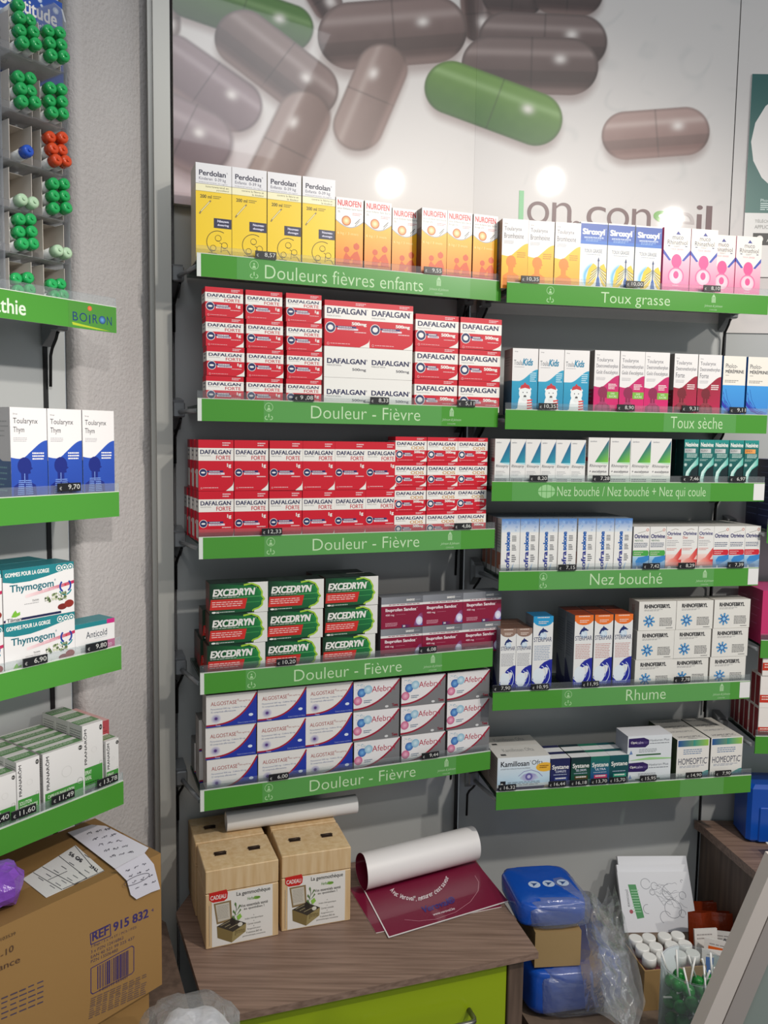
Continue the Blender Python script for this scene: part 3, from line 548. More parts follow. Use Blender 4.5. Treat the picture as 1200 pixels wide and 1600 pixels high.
b = Card(94, 61.2, 45, '#e9e5e0', '#a8a39e', '#85827e'); F_ = lambda x: 97 - 82 * (max(0, x - 8) / 92) ** 2.6 if x < 100 else 2
Q = [(x, 94 - 90 * (x / 100) ** 3.2) for x in range(0, 101, 5)]
b.P([(0, 94)] + Q + [(100, 100), (0, 100)], '#2238a2')
b.Ln(Q, 5, '#a81c30')
b.T('ALGOSTASE', 9, 22, 60, 34, '#a8403c', .002); b.T('®', 61, 19, 64, 25, '#a8403c'); b.T('500 mg/50 mg', 64, 24, 87, 29, '#b06a66'); b.T('Paracetamol 500 mg - Caféine 50 mg', 9, 42, 78, 48, '#7a86a8'); b.T('32 comprimés effervescents', 9, 51, 58, 57.5, '#7a86a8')
b.E(19, 74, 10, '#e2dde2', '#5a52a0', ry=14); b.E(19, 74, 3, '#5a3a80', ry=4.5); b.E(88, 72, 4.5, '#dfe6f2', ry=4.5); b.T('Teva', 18, 93, 28, 98, '#c8cce8', .01); b.T('Contre la douleur et la fièvre', 62, 91, 98, 95.5, '#aab4dc')
b.fc = 'T'; b.R(0, 0, 100, 100, '#6c6965', '#8f8b86'); b.fc = 'L'; b.R(0, 60, 100, 100, '#b8b3ae')
reg('algostase', b)

b = Card(97, 60.5, 45, '#7b7a7c', '#6f6a6a', '#8b8786'); Q = [(x, 92 - 88 * (x / 100) ** 2.3) for x in range(0, 101, 5)]
b.P([(0, 0), (99, 0)] + Q[::-1], '#eae6e6'); b.Ln(Q, 6, '#9c1a34'); b.T('Afebryl', 39, 20, 89, 46, '#b01c40', .006); b.T('®', 90, 20, 92, 24, '#b01c40')
rr = random.Random(2)
for j in range(26): b.E(rr.uniform(3, 28), rr.uniform(5, 34), .7, rr.choice(['#8fb8c8', '#6aa8c0']))
b.E(9, 64, 9, '#c85a86', '#f2b8cc'); b.E(17, 38, 9, '#2a5aa8', '#7ab4e4'); b.E(31, 29, 9, '#8ab8d0', '#d4e8f0'); b.L(22, 64, 40, 76, 2, '#7a8ca0', .45)
b.E(72, 92, 4, '#d8d8d8', ry=4); b.T('Teva', 84, 84, 97, 94, '#8c2034', .02)
reg('afebryl', b)

b = Card(113, 77, 48, '#e9e6e4', '#c8c4c2', '#1c7078'); b.P([(0, 0), (100, 0), (100, 13), (84, 15), (60, 22), (36, 27), (14, 27), (0, 23)], '#1f8088'); b.T('GOMMES POUR LA GORGE', 3, 7, 64, 15, WH, .02)
for x in (78, 86.5, 95): b.O(x, 9.5, 4.2, 1, WH); b.E(x, 9.5, 1.6, WH)
b.P([(30, 52), (96, 38), (100, 37), (100, 43), (94, 45), (30, 58)], ['#f0dada', '#c02858', '#c02858', '#c02858', '#c02858', '#f0dada']); b.T('goût cerise', 54, 46, 75, 51, '#f2d4dc')
b.T('Thymogom', 9, 30, 70, 48, '#1c6a78', .012); b.T('®', 71, 29, 73, 33, '#1c6a78'); b.O(87, 46, 9, 2.4, '#1c3a94', a0=-50, a1=60); b.O(87, 46, 9, 2.4, '#1c3a94', a0=120, a1=230); b.O(87, 50, 10, 2, '#2a8a94', a0=20, a1=160); b.E(87, 44, 1.5, '#c83a3a')
b.T('THYM', 39, 63, 48, 67, '#555'); b.L(28, 69, 48, 71.5, 1, '#999')
for j in range(60): b.E(rr.uniform(57, 88), 62 + rr.uniform(-6, 8) + (72 - 60) * .2, rr.uniform(.8, 2), rr.choice(['#3a4a30', '#8a9a70', '#c8ccb0', '#5a6a44', '#e4e2d4']), n=7)
b.E(82, 86, 7, '#7a2420', ry=6); b.E(92, 82, 7, '#8e2c24', ry=7.5); b.R(24, 94, 80, 98.5, '#20244c'); b.R(0, 94, 2.5, 98.5, '#20244c'); b.T('Tilman', 4, 92, 24, 99, '#4a4a50', .01); b.P([(10, 90), (13, 82), (16, 78), (18, 84), (22, 82), (22, 88), (16, 91)], '#7ab83a')
b.fc = 'L'; b.R(0, 0, 100, 14, '#1a6a70'); b.T('Thymogom', 30, 20, 60, 90, '#7a8a90', rot=1)
reg('thymogom', b, 'throat_gum_carton')
b = Card(71.5, 55, 40, '#e9e6e4', '#c8c4c2', '#1f8088'); b.R(0, 0, 80, 13, '#1f8088'); b.R(80, 0, 100, 13, '#c8287c'); b.T('Anticold', 27, 26, 80, 45, '#2a3848', .006); b.L(48, 48, 80, 51, 1, '#b0b4b8'); b.R(25, 60, 80, 100, '#1f8088'); b.L(38, 66, 78, 80, 3, '#a8d4d4', .35); b.R(80, 60, 100, 92, '#c8287c'); b.T('20', 82, 70, 92, 80, '#ecc0d8', .01)
reg('anticold', b)

def pran(key, w_, h_, d_, t1, t2, yb):
    b = Card(w_, h_, d_, '#e6e3e0', '#c9c6c2', '#7c8a74'); b.R(4, yb, 96, 94, '#45963c'); b.R(4, 94, 96, 100, '#1c1c1e')
    wd = max(11, min(30, 700 / w_)); b.T('PRANARÔM', 6, 6, 6 + wd * .8, yb - 5, '#26262a', .008, rot=1)
    b.E(90, 9, max(5, 420 / w_ / 1.6), '#222', ry=4); b.T('BIO', 86, 7.5, 94, 10.5, WH); b.O(88, yb - 2, 7, 1.2, '#b0aeaa')
    b.T(t1, 10, yb + 4, min(92, 10 + len(t1) * 380 / w_ / 1.6), yb + 10, '#e6f0dc', .01)
    if t2: b.T(t2, 10, yb + 12, min(92, 10 + len(t2) * 380 / w_ / 1.6), yb + 18, '#e6f0dc', .01)
    b.L(10, yb + 22, 80, 91, 2, '#1c4a1c', .4); b.T('AROMAFORCE', 40, 95.3, 92, 98.7, '#c8c8c8'); b.O(56, yb * .62, 12, .7, '#cfccc8')
    b.fc = 'L'; b.L(10, 8, 90, 40, 9, '#6a6a68', .3); b.L(10, 50, 90, 90, 7, '#9a9a96', .3); b.fc = 'T'; b.R(0, 0, 100, 16, '#e2dfdc'); b.R(0, 16, 100, 78, '#5f8a58'); b.R(0, 78, 100, 100, '#d9d6d2'); b.L(8, 24, 90, 66, 3, '#d4e0cc', .3)
    return reg(key, b, 'essential_oil_carton')
pran('pr_spray', 37.5, 113, 36, 'SPRAY', 'NASAL', 62); pran('pr_caps', 71.3, 92, 24, 'CAPSULES INHALATION', None, 68); pran('pr_oil', 36.6, 93, 32, 'SOLUTION', 'RESPIRATOIRE', 62); pran('pr_small', 24.4, 78, 30, 'SPRAY', None, 66); pran('pr_edge', 40, 80, 32, 'SPRAY', 'GORGE', 62)
b = Card(30, 100, 30, '#b0464c', '#c87a78', '#d8a8a4'); b.R(0, 88, 100, 100, '#e6dcd8'); b.L(10, 10, 90, 80, 10, '#8c3238', .3); reg('pr_red', b, 'essential_oil_carton')
b = Card(36, 72, 60, '#efe8e2', '#8c1a22', '#e6ddd4'); b.R(0, 60, 100, 84, '#c8341e'); b.L(10, 64, 90, 80, 2, '#f0d4c8'); b.fc = 'L'; b.R(0, 0, 100, 100, '#e4dad2'); b.R(6, 4, 94, 96, '#8a1620'); b.T('DAFALGAN', 40, 25, 60, 75, '#a83a40', rot=1); reg('red_box', b, 'medicine_carton')
b = Card(60, 118, 60, '#c8346c', '#b02058', '#c84a80'); b.fc = 'L'; b.L(20, 20, 80, 80, 4, '#d06090', .1); reg('pink_box', b, 'medicine_carton')
b = Card(45, 150, 60, '#202a5c', '#1c244c', '#2a3468'); b.fc = 'L'; b.L(10, 10, 90, 90, 9, '#5a6494', .12); reg('blue_box', b, 'medicine_carton')
b = Card(50, 140, 50, '#e2ddd6', '#20484c', '#2a5a5c'); b.fc = 'L'; b.R(0, 0, 100, 30, '#1a3c44'); b.R(10, 50, 90, 80, '#c8b060'); reg('teal_box', b, 'medicine_carton')
# ------------------------------------------------------------------ room shell
def wall(name, pts, m, th=.03):            # vertical slab through plan points (room side first), z range
    a, b, z0, z1 = pts; a = np.array(a); b = np.array(b); d = (b - a) / np.linalg.norm(b - a); n = np.array([-d[1], d[0]]) * th
    mb = MB(); q = [a, b, b + n, a + n]
    mb.hexa([(*p_, z0 + E) for p_ in q], [(*p_, z1 + E) for p_ in q]); return struct(mb.build(name, m))
J0, J1, J2 = np.array([-.408, 1.592]), np.array([.175, 1.807]), np.array([.771, 1.908])
CE = W('C', .174, .16, 0)[:2]; CE2 = W('C', .180, .16, 0)[:2]; CP = W('C', .214, .16, 0)[:2]; CS = W('C', -.5, .16, 0)[:2]
wall('wall_back', (J0 + np.array([.003, .001]), J1, -E, 1.1), PANEL)
wall('wall_back_right', (J1 + np.array([.006, .001]), J2, -E, 1.1), PANEL)
wall('wall_right', (J2 + np.array([.006, 0]), J2 + np.array([.9, .005]), -E, 1.1), PANEL)
wall('wall_left', (CS, CE, -E, 1.1), PANEL)
wall('wall_left_return', (CE2, CP, -E, 1.1), PANEL)
fl = MB(); fl.box((-1.6, -2.2, -.05), (2.4, 2.3, 0)); struct(fl.build('floor', mat('grey_floor_tile', '#8f8a84', .45, noise=(3, .9))))
pw = MB(); path = [CP + np.array([0, .002]), np.array([-.478, 1.555]), np.array([-.462, 1.588]), np.array([-.430, 1.63])]   # rough plaster return
pp = []
for a, c in zip(path, path[1:]):
    for i in range(8): pp.append(a + (c - a) * i / 8)
pp.append(path[-1])
zz = np.linspace(0, E + 1.1, 40)
pw.sheet([[(p_[0], p_[1], z_) for p_ in pp] for z_ in zz]); o = pw.build('wall_plaster', PLASTER); struct(o)
md = o.modifiers.new('thick', 'SOLIDIFY'); md.thickness = .03; md.offset = 1
def slot(name, b, u0, u1, v0, v1, m, z1=1.1):
    s_ = MB(); s_.box((u0, v0, 0), (u1, v1, E + z1)); return struct(s_.build(name, m, mw=MX(b, 0, 0, -E)))
slot('trim_1', 'A', -.060, -.031, .098, .168, ALU); slot('trim_2', 'A', -.068, -.060, .112, .168, ALU)
slot('trim_3', 'A', -.0315, -.0235, .150, .172, BLACK)
slot('trim_4', 'B', -.0345, -.0295, .157, .175, BLACK, .30); slot('trim_5', 'B', .5745, .579, .157, .175, BLACK)
slot('trim_6', 'C', .173, .181, .158, .172, BLACK)

# ------------------------------------------------------------------ capsule photo poster on the upper wall
CAPS = [(500, -12, 512, 8, 24, 'd', 2), (745, 0, 748, 40, 26, 'd', 2), (790, -10, 812, -8, 38, 'd', 2), (868, -14, 905, -12, 38, 'd', 2), (262, 14, 262, 42, 20, 'd', 3),
        (300, -8, 452, 44, 38, 'g', 2), (549, 56, 677, 46, 53, 'm', 1.5), (268, 95, 368, 165, 42, 'p', 3), (380, 60, 484, 140, 45, 'm', 2), (597, 108, 560, 196, 40, 'q', 2.5),
        (258, 196, 312, 222, 52, 'p', 5), (474, 184, 424, 285, 43, 'q', 4), (790, 60, 907, 65, 42, 'd', 2), (766, 101, 890, 104, 45, 'd', 1.5), (705, 137, 837, 186, 42, 'h', 1.5), (978, 212, 1071, 205, 38, 'r', 1.5)]
PAL = {'m': ('#85706c', '#4e3936', '#b8a8a4'), 'p': ('#8e7a7e', '#6a555a', '#c0b0b4'), 'q': ('#96807a', '#6c544e', '#bcaca6'), 'd': ('#74625f', '#432f2d', '#b0a09c'), 'g': ('#427022', '#1e400c', '#98b87c'), 'h': ('#628a36', '#2c5e12', '#aac890'), 'r': ('#a88c86', '#74524c', '#d4c2bc')}
def vnoise(x, y, s, seed):
    r = np.random.RandomState(seed); g = r.rand(64, 64); x = x / s; y = y / s; i = np.floor(x).astype(int); j = np.floor(y).astype(int); fx = x - i; fy = y - j
    fx = fx * fx * (3 - 2 * fx); fy = fy * fy * (3 - 2 * fy); q = lambda a, c: g[a % 64, c % 64]
    return (q(i, j) * (1 - fx) + q(i + 1, j) * fx) * (1 - fy) + (q(i, j + 1) * (1 - fx) + q(i + 1, j + 1) * fx) * fy
def nst(a, b, x): t = np.clip((x - a) / (b - a), 0, 1); return t * t * (3 - 2 * t)
def poster_print(X, Y):
    L3 = lambda h: np.array(lin(h))
    c = np.ones(X.shape + (3,)) * L3('#d3cecb'); pk = nst(560, 280, X) * nst(150, 330, Y); c = c * (1 - pk[..., None]) + L3('#c6b2b8') * pk[..., None]
    a = np.abs(vnoise(X + .6 * Y, Y - .3 * X, 46, 1) - .5) * 2; a2 = vnoise(X, Y, 26, 3); mk = (1 - nst(0, .22, a)) * nst(.35, .75, a2) * nst(640, 860, X) * .2
    c = c * (1 - mk[..., None]) + L3('#a9adac') * mk[..., None]
    for x0, y0, x1, y1, r, k, bl in CAPS:
        dx, dy = x1 - x0, y1 - y0; ln = math.hypot(dx, dy); ux, uy = dx / ln, dy / ln
        if ux < 0: x0, y0, x1, y1, ux, uy = x1, y1, x0, y0, -ux, -uy
        def sd(ox, oy):
            t = np.clip((X - ox - x0) * ux + (Y - oy - y0) * uy, 0, ln); return np.hypot(X - ox - x0 - t * ux, Y - oy - y0 - t * uy), t
        d, _ = sd(0, r * .3); sh = (1 - nst(r * .75, r * 1.18, d)) * .55; c = c * (1 - sh[..., None]) + c * L3('#8a6460') * sh[..., None]
        d, t = sd(0, 0); m = 1 - nst(r - bl, r + bl, d); s_ = ((Y - y0) * ux - (X - x0) * uy) / r; q = d / r
        al = ((X - x0) * ux + (Y - y0) * uy) / ln
        lt, dk, hi = (L3(h) for h in PAL[k]); f = nst(-.95, .95, s_ + .12 * (vnoise(X, Y, 14, 5) - .5)); col = lt * (1 - f[..., None]) + dk * f[..., None]
        g = nst(.12, .2, s_) * (1 - nst(.5, .62, s_)) * .3 * (k in 'dmr'); col = col * (1 - g[..., None] * .9)
        h = np.exp(-((s_ + .45) / .13) ** 2) * (1 - nst(.85, 1, q)) * (.32 if k in 'gh' else .4); col = col * (1 - h[..., None]) + hi * h[..., None]
        jx = np.exp(-((al - .52) * ln / 1.6) ** 2) * .35; col = col * (1 - jx[..., None])
        sp = np.exp(-(((al - .88) * ln / 9) ** 2 + ((s_ + .25) * r / 7) ** 2)) * .75; col = col * (1 - sp[..., None]) + L3('#efe8e4') * sp[..., None]
        rim = nst(.84, 1.0, q) * .38; col = col * (1 - rim[..., None])
        bn = nst(.62, .9, s_) * .22 * (k not in 'gh'); col = col * (1 - bn[..., None]) + L3('#c8a8a0') * bn[..., None]
        c = c * (1 - m[..., None]) + col * m[..., None]
    return c
def poster(b, u0, u1, z0, z1, v, name, label, st=.0022, cat='poster', th=.0032):
    us = np.linspace(u0, u1, int((u1 - u0) / st) + 1); zs_ = np.linspace(z0, z1, int((z1 - z0) / st) + 1)
    UU, ZZ = np.meshgrid(us, zs_); o0 = W(b, 0, v, 0); e = W(b, 1, v, 0) - o0
    P = o0[None, None, :] + UU[..., None] * e + ZZ[..., None] * np.array([0, 0, 1.0]); px = proj(P.reshape(-1, 3)).reshape(UU.shape + (2,))
    c = poster_print(px[..., 0], px[..., 1]); mb = MB(); n, m = UU.shape
    mb.V = np.stack([UU, np.zeros_like(UU), ZZ], -1).reshape(-1, 3).tolist(); cl = c.reshape(-1, 3).tolist()
    for i in range(n - 1):
        for j in range(m - 1):
            f = (i * m + j, i * m + j + 1, (i + 1) * m + j + 1, (i + 1) * m + j); mb.F.append(f); mb.C.append([cl[q] for q in f]); mb.M.append(0); mb.S.append(False)
    mb.box((u0, .0005, z0), (u1, th, z1), '#d8d4ce')
    return tag(mb.build(name, GLOSSP, mw=MX(b, 0, v, 0)), label, cat)
poster('A', -.021, .6035, .428, 1.05, .1370, 'wall_poster', 'glossy poster panel of mauve and green capsules above the children fever shelf', th=.014)
PB = poster('B', -.0265, .5735, .27, 1.05, .1568, 'wall_poster', 'glossy poster panel with lone pale capsule and large brown lettering')
poster('D', .001, .5, .25, 1.05, .1560, 'wall_poster', 'pale marbled poster panel behind the teal advertising poster', .006)
def onpx(b, v, x0, y0, x1, y1, zero=(0, 0)):  # a face-print helper: photo extents -> metres on a bay plane
    a = hit(b, v, x0, y0); c = hit(b, v, x1, y1); return a[0], a[1], c[0], c[1]
LW, LH = .60, .12; t = Card(LW * 1000, LH * 1000, 1, base=False)
def wt(s_, x0, y0, x1, y1, c, bd=-.006):
    u0, z0, u1, z1 = onpx('B', .154, x0, y0, x1, y1); zc = .40
    t.T(s_, u0 / LW * 100, (zc - z0) / LH * 100, u1 / LW * 100, (zc - z1) / LH * 100 if False else (zc - z1) / LH * 100, c, bd)
wt('o', 825, 313, 858, 351, '#6b4f50'); wt('n', 864, 315, 893, 352, '#6b4f50'); wt('r', 890, 344, 906, 362, '#6b4f50')
wt('c', 918, 321, 947, 357, '#6b4f50'); wt('o', 950, 323, 983, 360, '#6b4f50'); wt('n', 989, 325, 1017, 361, '#6b4f50'); wt('s', 1022, 328, 1049, 364, '#6aa84a'); wt('e', 1054, 330, 1085, 367, '#b7aeac'); wt('i', 1090, 320, 1097, 367, '#6b4f50'); wt('l', 1105, 321, 1112, 368, '#6b4f50'); wt('l', 812, 297, 818, 349, '#7fc08a')
o = t.build('lettering', GLOSSP, PB); o.location = (0, -.0003, .40 - LH)
# teal advertising poster on the far panel
t = Card(260, 440, 2, '#e6e4e0'); t.R(0, 0, 100, 68, '#1f5a58', '#2f6a62'); t.E(48, 33, 46, '#e9e4e0'); t.P([(20, 52), (26, 30), (34, 16), (52, 14), (60, 30), (54, 48), (40, 56), (28, 56)], ['#d8a890', '#e4bca4', '#e8c8b4', '#d8a48c', '#c88c74', '#d8a48c', '#e4bca4', '#dcb09a'])
t.E(34, 57, 8, WH); t.O(34, 57, 4.5, 1, '#4a7a76'); t.T('Photos de bobos', 13, 61, 40, 62.5, '#cfe0dc'); t.L(13, 63, 60, 67, 4, '#cfe0dc', .45); t.T('TÉLÉCHARGEZ NOTRE', 9, 71, 46, 72.8, '#8a8a86'); t.T('APPLICATION DANS', 9, 74, 44, 75.8, '#8a8a86'); t.R(8, 78, 46, 84, '#1c1c1e'); t.E(14, 81, 3, WH); t.T('App Store', 20, 80.5, 42, 83, WH)
tag(t.build('poster', PRINT, mw=MX('D', .0315, .1525, .375)), 'teal poster with hand in white circle at the frame edge', 'poster')

# ------------------------------------------------------------------ shelves
ZT = {'A': [.3135, .0644, -.1815, -.4294, -.6497], 'B': [.3081, .0603, -.0838, -.2662, -.5162, -.7296], 'C': [.1951, -.0905, -.3381, -.5634], 'D': [.30, .06, -.1736, -.4247, -.639]}
DROP = .011
def icon_hands(t, x, c='#a9d49a'):
    a = t.h / t.w; t.O(x, 32, 20 * a, 2.4 * a, c); t.E(x, 27, 4 * a, c); t.P([(x - 4 * a, 34), (x + 4 * a, 34), (x + 9 * a, 46), (x - 9 * a, 46)], c)
    t.Ln([(x, 62), (x, 78)], 5, c); t.O(x - 9 * a, 80, 10 * a, 4 * a, c, a0=60, a1=260); t.O(x + 9 * a, 80, 10 * a, 4 * a, c, a0=-80, a1=120)
def logo_house(t, x, c='#b4d8a8'):
    a = t.h / t.w; t.Ln([(x - 9 * a, 52), (x - 9 * a, 26), (x, 10), (x + 9 * a, 26), (x + 9 * a, 52)], 4, c); t.Ln([(x - 3 * a, 52), (x - 3 * a, 30), (x, 26), (x + 3 * a, 30), (x + 3 * a, 52)], 4, c); t.E(x, 21, 4 * a, c)
    t.T('Johnson & Johnson', x - 52 * a, 62, x + 52 * a, 78, c, 0, .35); t.T('CONSUMER', x - 22 * a, 85, x + 22 * a, 92, c)
def shelf(b, i, u0, u1, label, texts=(), icons=(), logos=(), insert=None, cap=None, br=(1, 1), extra=None, uL=None, uR=None):
    zt = ZT[b][i]; r = empty('glass_shelf', MX(b, u0, 0, zt), label, 'shelf', 'green edged glass shelves'); Lw = u1 - u0
    t = Card(Lw * 1000, 40, 3, '#4b9632', '#3f8428', '#e4e6e0')
    zc = zt
    def pu(x, y): return (hit(b, 0, x, y)[0] - u0) / Lw * 100
    ym = proj(W(b, (u0 + u1) / 2, 0, zt - .02))[1]
    if insert: t.R(pu(insert[0], ym), 1.5, pu(insert[1], ym), 99, '#5c9f50')
    for s_, x0, x1, y0, y1 in texts: t.T(s_, pu(x0, ym), y0, pu(x1, ym), y1, '#c8e2b8', -.008)
    for x in icons: icon_hands(t, pu(x, ym))
    for x in logos: logo_house(t, pu(x, ym))
    if extra: extra(t, pu, ym)
    if cap == 'L': t.R(0, 0, 1.2, 100, '#dfe2dc')
    if cap == 'R': t.R(95.8, 6, 100, 94, '#e8e6e4')
    t.R(0, 0, 100, 3, '#d4dccc')
    o = t.build('edge_strip', STRIPP, r); o.location = (0, 0, -.04)
    g = MB(); g.box((.003, .004, -DROP - .006), (Lw - .003, .150, -DROP)); g.build('glass_board', GLASS, r)
    g = MB(); g.box((0, .0015, .0005), (Lw, .0027, .013)); g.build('price_rail', CLEAR, r)
    for k, (uu, on) in enumerate(((uL if uL is not None else (-.018 if b != 'B' else -.007), br[0]), (uR if uR is not None else (.581 if b == 'A' else .566), br[1]))):
        if not on: continue
        x = uu - u0; s_ = 1 if k == 0 else -1
        g = MB(); g.hexa([(x - .008, .155, -.055), (x + .008, .155, -.055), (x + .008, .125, -.03), (x - .008, .125, -.03)][0:4], [(x - .008, .155, .006), (x + .008, .155, .006), (x + .010, .118, .000), (x - .010, .118, .000)])
        g.box((x - .011, .108, -.032), (x + .011, .128, -.004), bev=.002)
        xe = x + s_ * .02 if k == 0 else x - .004
        g.tube([(x, .118, -.022), ((x + xe) / 2, .06, -.022), (xe, .006, -.022)], .0042, 8); br_ = g.build('bracket', CHROME, r)
        g = MB(); g.tube([(x + s_ * .004, .116, -.034), (x + s_ * .002, .124, -.044), (x - s_ * .001, .140, -.058), (x - s_ * .003, .148, -.070)] + ([(x - s_ * .003, .150, -.12)] if b != 'D' else []), .0026, 8); g.build('cable', BLACK, br_)
    return r
DF = 'Douleur - Fièvre'
shelf('A', 0, 0, .596, 'glass shelf with green strip about children fever pains, top of middle bay', [('Douleurs fièvres enfants', 414, 661, 26, 86)], [397], [685.7], (370, 735), 'L')
shelf('A', 1, 0, .597, 'glass shelf with green strip under small red and white cartons', [(DF, 486, 656.6, 20, 78)], [420], [705.7], (412, 690), 'L')
shelf('A', 2, .001, .597, 'glass shelf with green strip under tall red cartons, middle of its bay', [(DF, 488.6, 655, 24, 80)], [423], [703], (413, 720), 'L')
shelf('A', 3, .002, .600, 'glass shelf with green strip under green and dark red cartons', [(DF, 459.7, 627.4, 24, 80)], [393], [676], (384, 690), 'L')
shelf('A', 4, .001, .601, 'lowest glass shelf of the middle bay, under white cartons', [(DF, 484, 649, 24, 80)], [420], [697], (410, 712), 'L')
shelf('B', 0, 0, .572, 'glass shelf with green strip reading Toux grasse', [('Toux grasse', 939, 1047, 26, 96)], [859.6], [1115])
shelf('B', 1, .004, .585, 'glass shelf with green strip reading Toux sèche', [('Toux sèche', 1048, 1129, 20, 80)], (), (), (1037, 1150))
def lips(t, pu, ym):
    x = pu(854, ym); a = t.h / t.w; t.E(x, 50, 46 * a, '#9ccf90', ry=34); t.Ln([(x - 62 * a, 50), (x + 62 * a, 50)], 4, '#5c9f50'); t.Ln([(x, 14), (x, 86)], 3, '#5c9f50')
    for k in (-26, 26): t.Ln([(x + k * a, 22), (x + k * a, 78)], 3, '#5c9f50')
shelf('B', 2, -.020, .588, 'glass shelf with green strip for blocked and runny noses', [('Nez bouché / Nez bouché + Nez qui coule', 870.6, 1102.6, 24, 90)], (), (), (800, 1110), 'R', extra=lips)
shelf('B', 3, 0, .585, 'glass shelf with green strip reading Nez bouché only', [('Nez bouché', 922, 1034.6, 20, 80)], [849], [1101], (842, 1115), 'R')
shelf('B', 4, -.006, .580, 'glass shelf with green strip reading Rhume', [('Rhume', 978.4, 1040, 20, 80)], [888], [1127], (878, 1140), 'R')
shelf('B', 5, .0075, .596, 'lowest glass shelf of the right bay, under eye care cartons', insert=(1062, 1130), br=(1, 0))
def boir(t, pu, ym):
    t.T('Homéopathie', pu(-112, ym), 30, pu(40, ym), 98, '#dce8d2', .01); x0, x1 = pu(113, ym), pu(174, ym); w_ = x1 - x0; X = lambda f: x0 + w_ * f; k = '#1c3c6e'
    t.R(X(-.1), 8, X(1.1), 96, '#4f9038'); t.P([(X(-.02), 80), (X(.2), 84), (X(.95), 96), (X(.6), 96), (X(0), 90)], '#b8c832')
    for s_, a, c in (('B', 0, .13), ('O', .17, .36), ('R', .5, .63), ('N', .87, 1.0)): t.T(s_, X(a), 42, X(c), 74, k)
    t.R(X(.41), 46, X(.44), 78, k); t.E(X(.43), 22, w_ * .055, '#d8582c', '#e88a5a'); t.E(X(.75), 58, w_ * .09, k, '#6aa8e0')
shelf('C', 0, -.20, .1985, 'glass shelf on the left wall carrying homeopathy tube stand', br=(0, 1), uR=.177, extra=boir)
shelf('C', 1, -.20, .1990, 'glass shelf on the left wall under blue cough syrup cartons', br=(0, 0))
shelf('C', 2, -.20, .1990, 'glass shelf on the left wall under teal throat gum cartons', br=(0, 0))
shelf('C', 3, -.20, .1995, 'lowest glass shelf on the left wall, above the brown carton', br=(0, 0))
for i, l in ((2, 'upper glass shelf end at the photo edge, below dark blue cartons'), (3, 'glass shelf end at the photo edge, below pink cartons'), (4, 'glass shelf end at the photo edge, below stacked red cartons')):
    shelf('D', i, .051, .45, l, br=(1, 0), uL=.026)

# ------------------------------------------------------------------ cartons on the shelves
_first = {}
def place(key, b, u, v, z, label, group=None, rz=0.0):
    name, me, w_, h_, d_ = PR[key]; mw = MX(b, u, v, z + .0004, rz)
    if key in _first: o = _first[key].copy(); COL.objects.link(o); o.matrix_world = mw
    else: o = bpy.data.objects.new(name, me); COL.objects.link(o); o.matrix_world = mw; _first[key] = o
    for k in ('group',):
        if k in o: del o[k]
    return tag(o, label, 'box', group)
def zs(b, i): return ZT[b][i] - DROP
def row(key, b, i, xs, desc, grp, start=0, total=None, v=.012, vs=None, zo=0, fmt='{d}, {o} from left{t}', tail='', ranks=0):
    keys = key if isinstance(key, list) else [key] * len(xs); ulast = -9
    for k, x in enumerate(xs):
        h_ = PR[keys[k]][3]; vv = vs[k] if vs else v + random.uniform(-.001, .001); ulast = -9 if vs and abs(vs[k] - vs[k - 1]) > .05 else ulast; u = max(U(b, x, vv, zs(b, i) + zo + h_ / 2), ulast + .0004); ulast = u + PR[keys[k]][2]
        place(keys[k], b, u, vv, zs(b, i) + zo, fmt.format(d=desc, o=ORD[k + start], t=tail), grp)
        for q in range(ranks): place(keys[k], b, u, vv + (q + 1) * (PR[keys[k]][4] + .0006), zs(b, i) + zo, f'{desc} behind the {ORD[k + start]} one{tail}, {ORD[q + 1]} in depth', grp)
def grid(key, b, i, xs, n, desc, grp, where, shift=None, v=.012):
    h_ = PR[key][3]; top = zs(b, i) + (n - .5) * h_
    us = []; last = -9
    for x in xs: u = max(U(b, x, v, top), last + .0004); us.append(u); last = u + PR[key][2]
    lv = {1: [''], 2: ['bottom row', 'top row'], 3: ['bottom row', 'middle row', 'top row'], 4: ['bottom row', 'second row up', 'third row up', 'top row']}[n]
    for r in range(n):
        for k, u in enumerate(us):
            place(key, b, u + (shift[r] if shift else 0) / 1000, v + random.uniform(-.0012, .0012), zs(b, i) + r * (h_ + .0005), f'{desc}, {ORD[k]} column from left, {lv[r]}{where}', grp)
    return us
# middle bay
row(['perd_nl', 'perd_fr', 'perd_fr', 'perd_fr'], 'A', 0, [306, 362.5, 418, 472.5], 'tall yellow and white syrup carton with line drawn faces', 'yellow syrup cartons')
row('nur_or', 'A', 0, [524.5, 569.5, 612.5], 'orange syrup carton with orange flavour band', 'orange syrup cartons', vs=[.012, .012, .036], start=0)
row('nur_fr', 'A', 0, [658.5, 698.5, 739], 'orange syrup carton with red strawberry flavour band', 'orange syrup cartons')
grid('forte_s', 'A', 1, [320.6, 384, 447], 4, 'small red and white tablet carton', 'small red cartons on the second shelf', ', second shelf', shift=[1, 2, 1, 0])
us = [U('A', 507, .012, .2), U('A', 577.3, .012, .2)]
for k in range(2):
    for r in range(2): place('white500', 'A', us[k], .012, zs('A', 1) + r * .0574, f'plain white tablet carton, {("left", "right")[k]} one of the {("bottom", "upper")[r]} pair', 'plain white tablet cartons')
    place('big500', 'A', us[k], .012, zs('A', 1) + .1148, f'large red tablet carton on top of white cartons, {("left", "right")[k]} one', 'large red tablet cartons')
grid('small500', 'A', 1, [649, 719], 3, 'wide red and white 500 mg tablet carton', 'wide red cartons on the second shelf', ', second shelf')
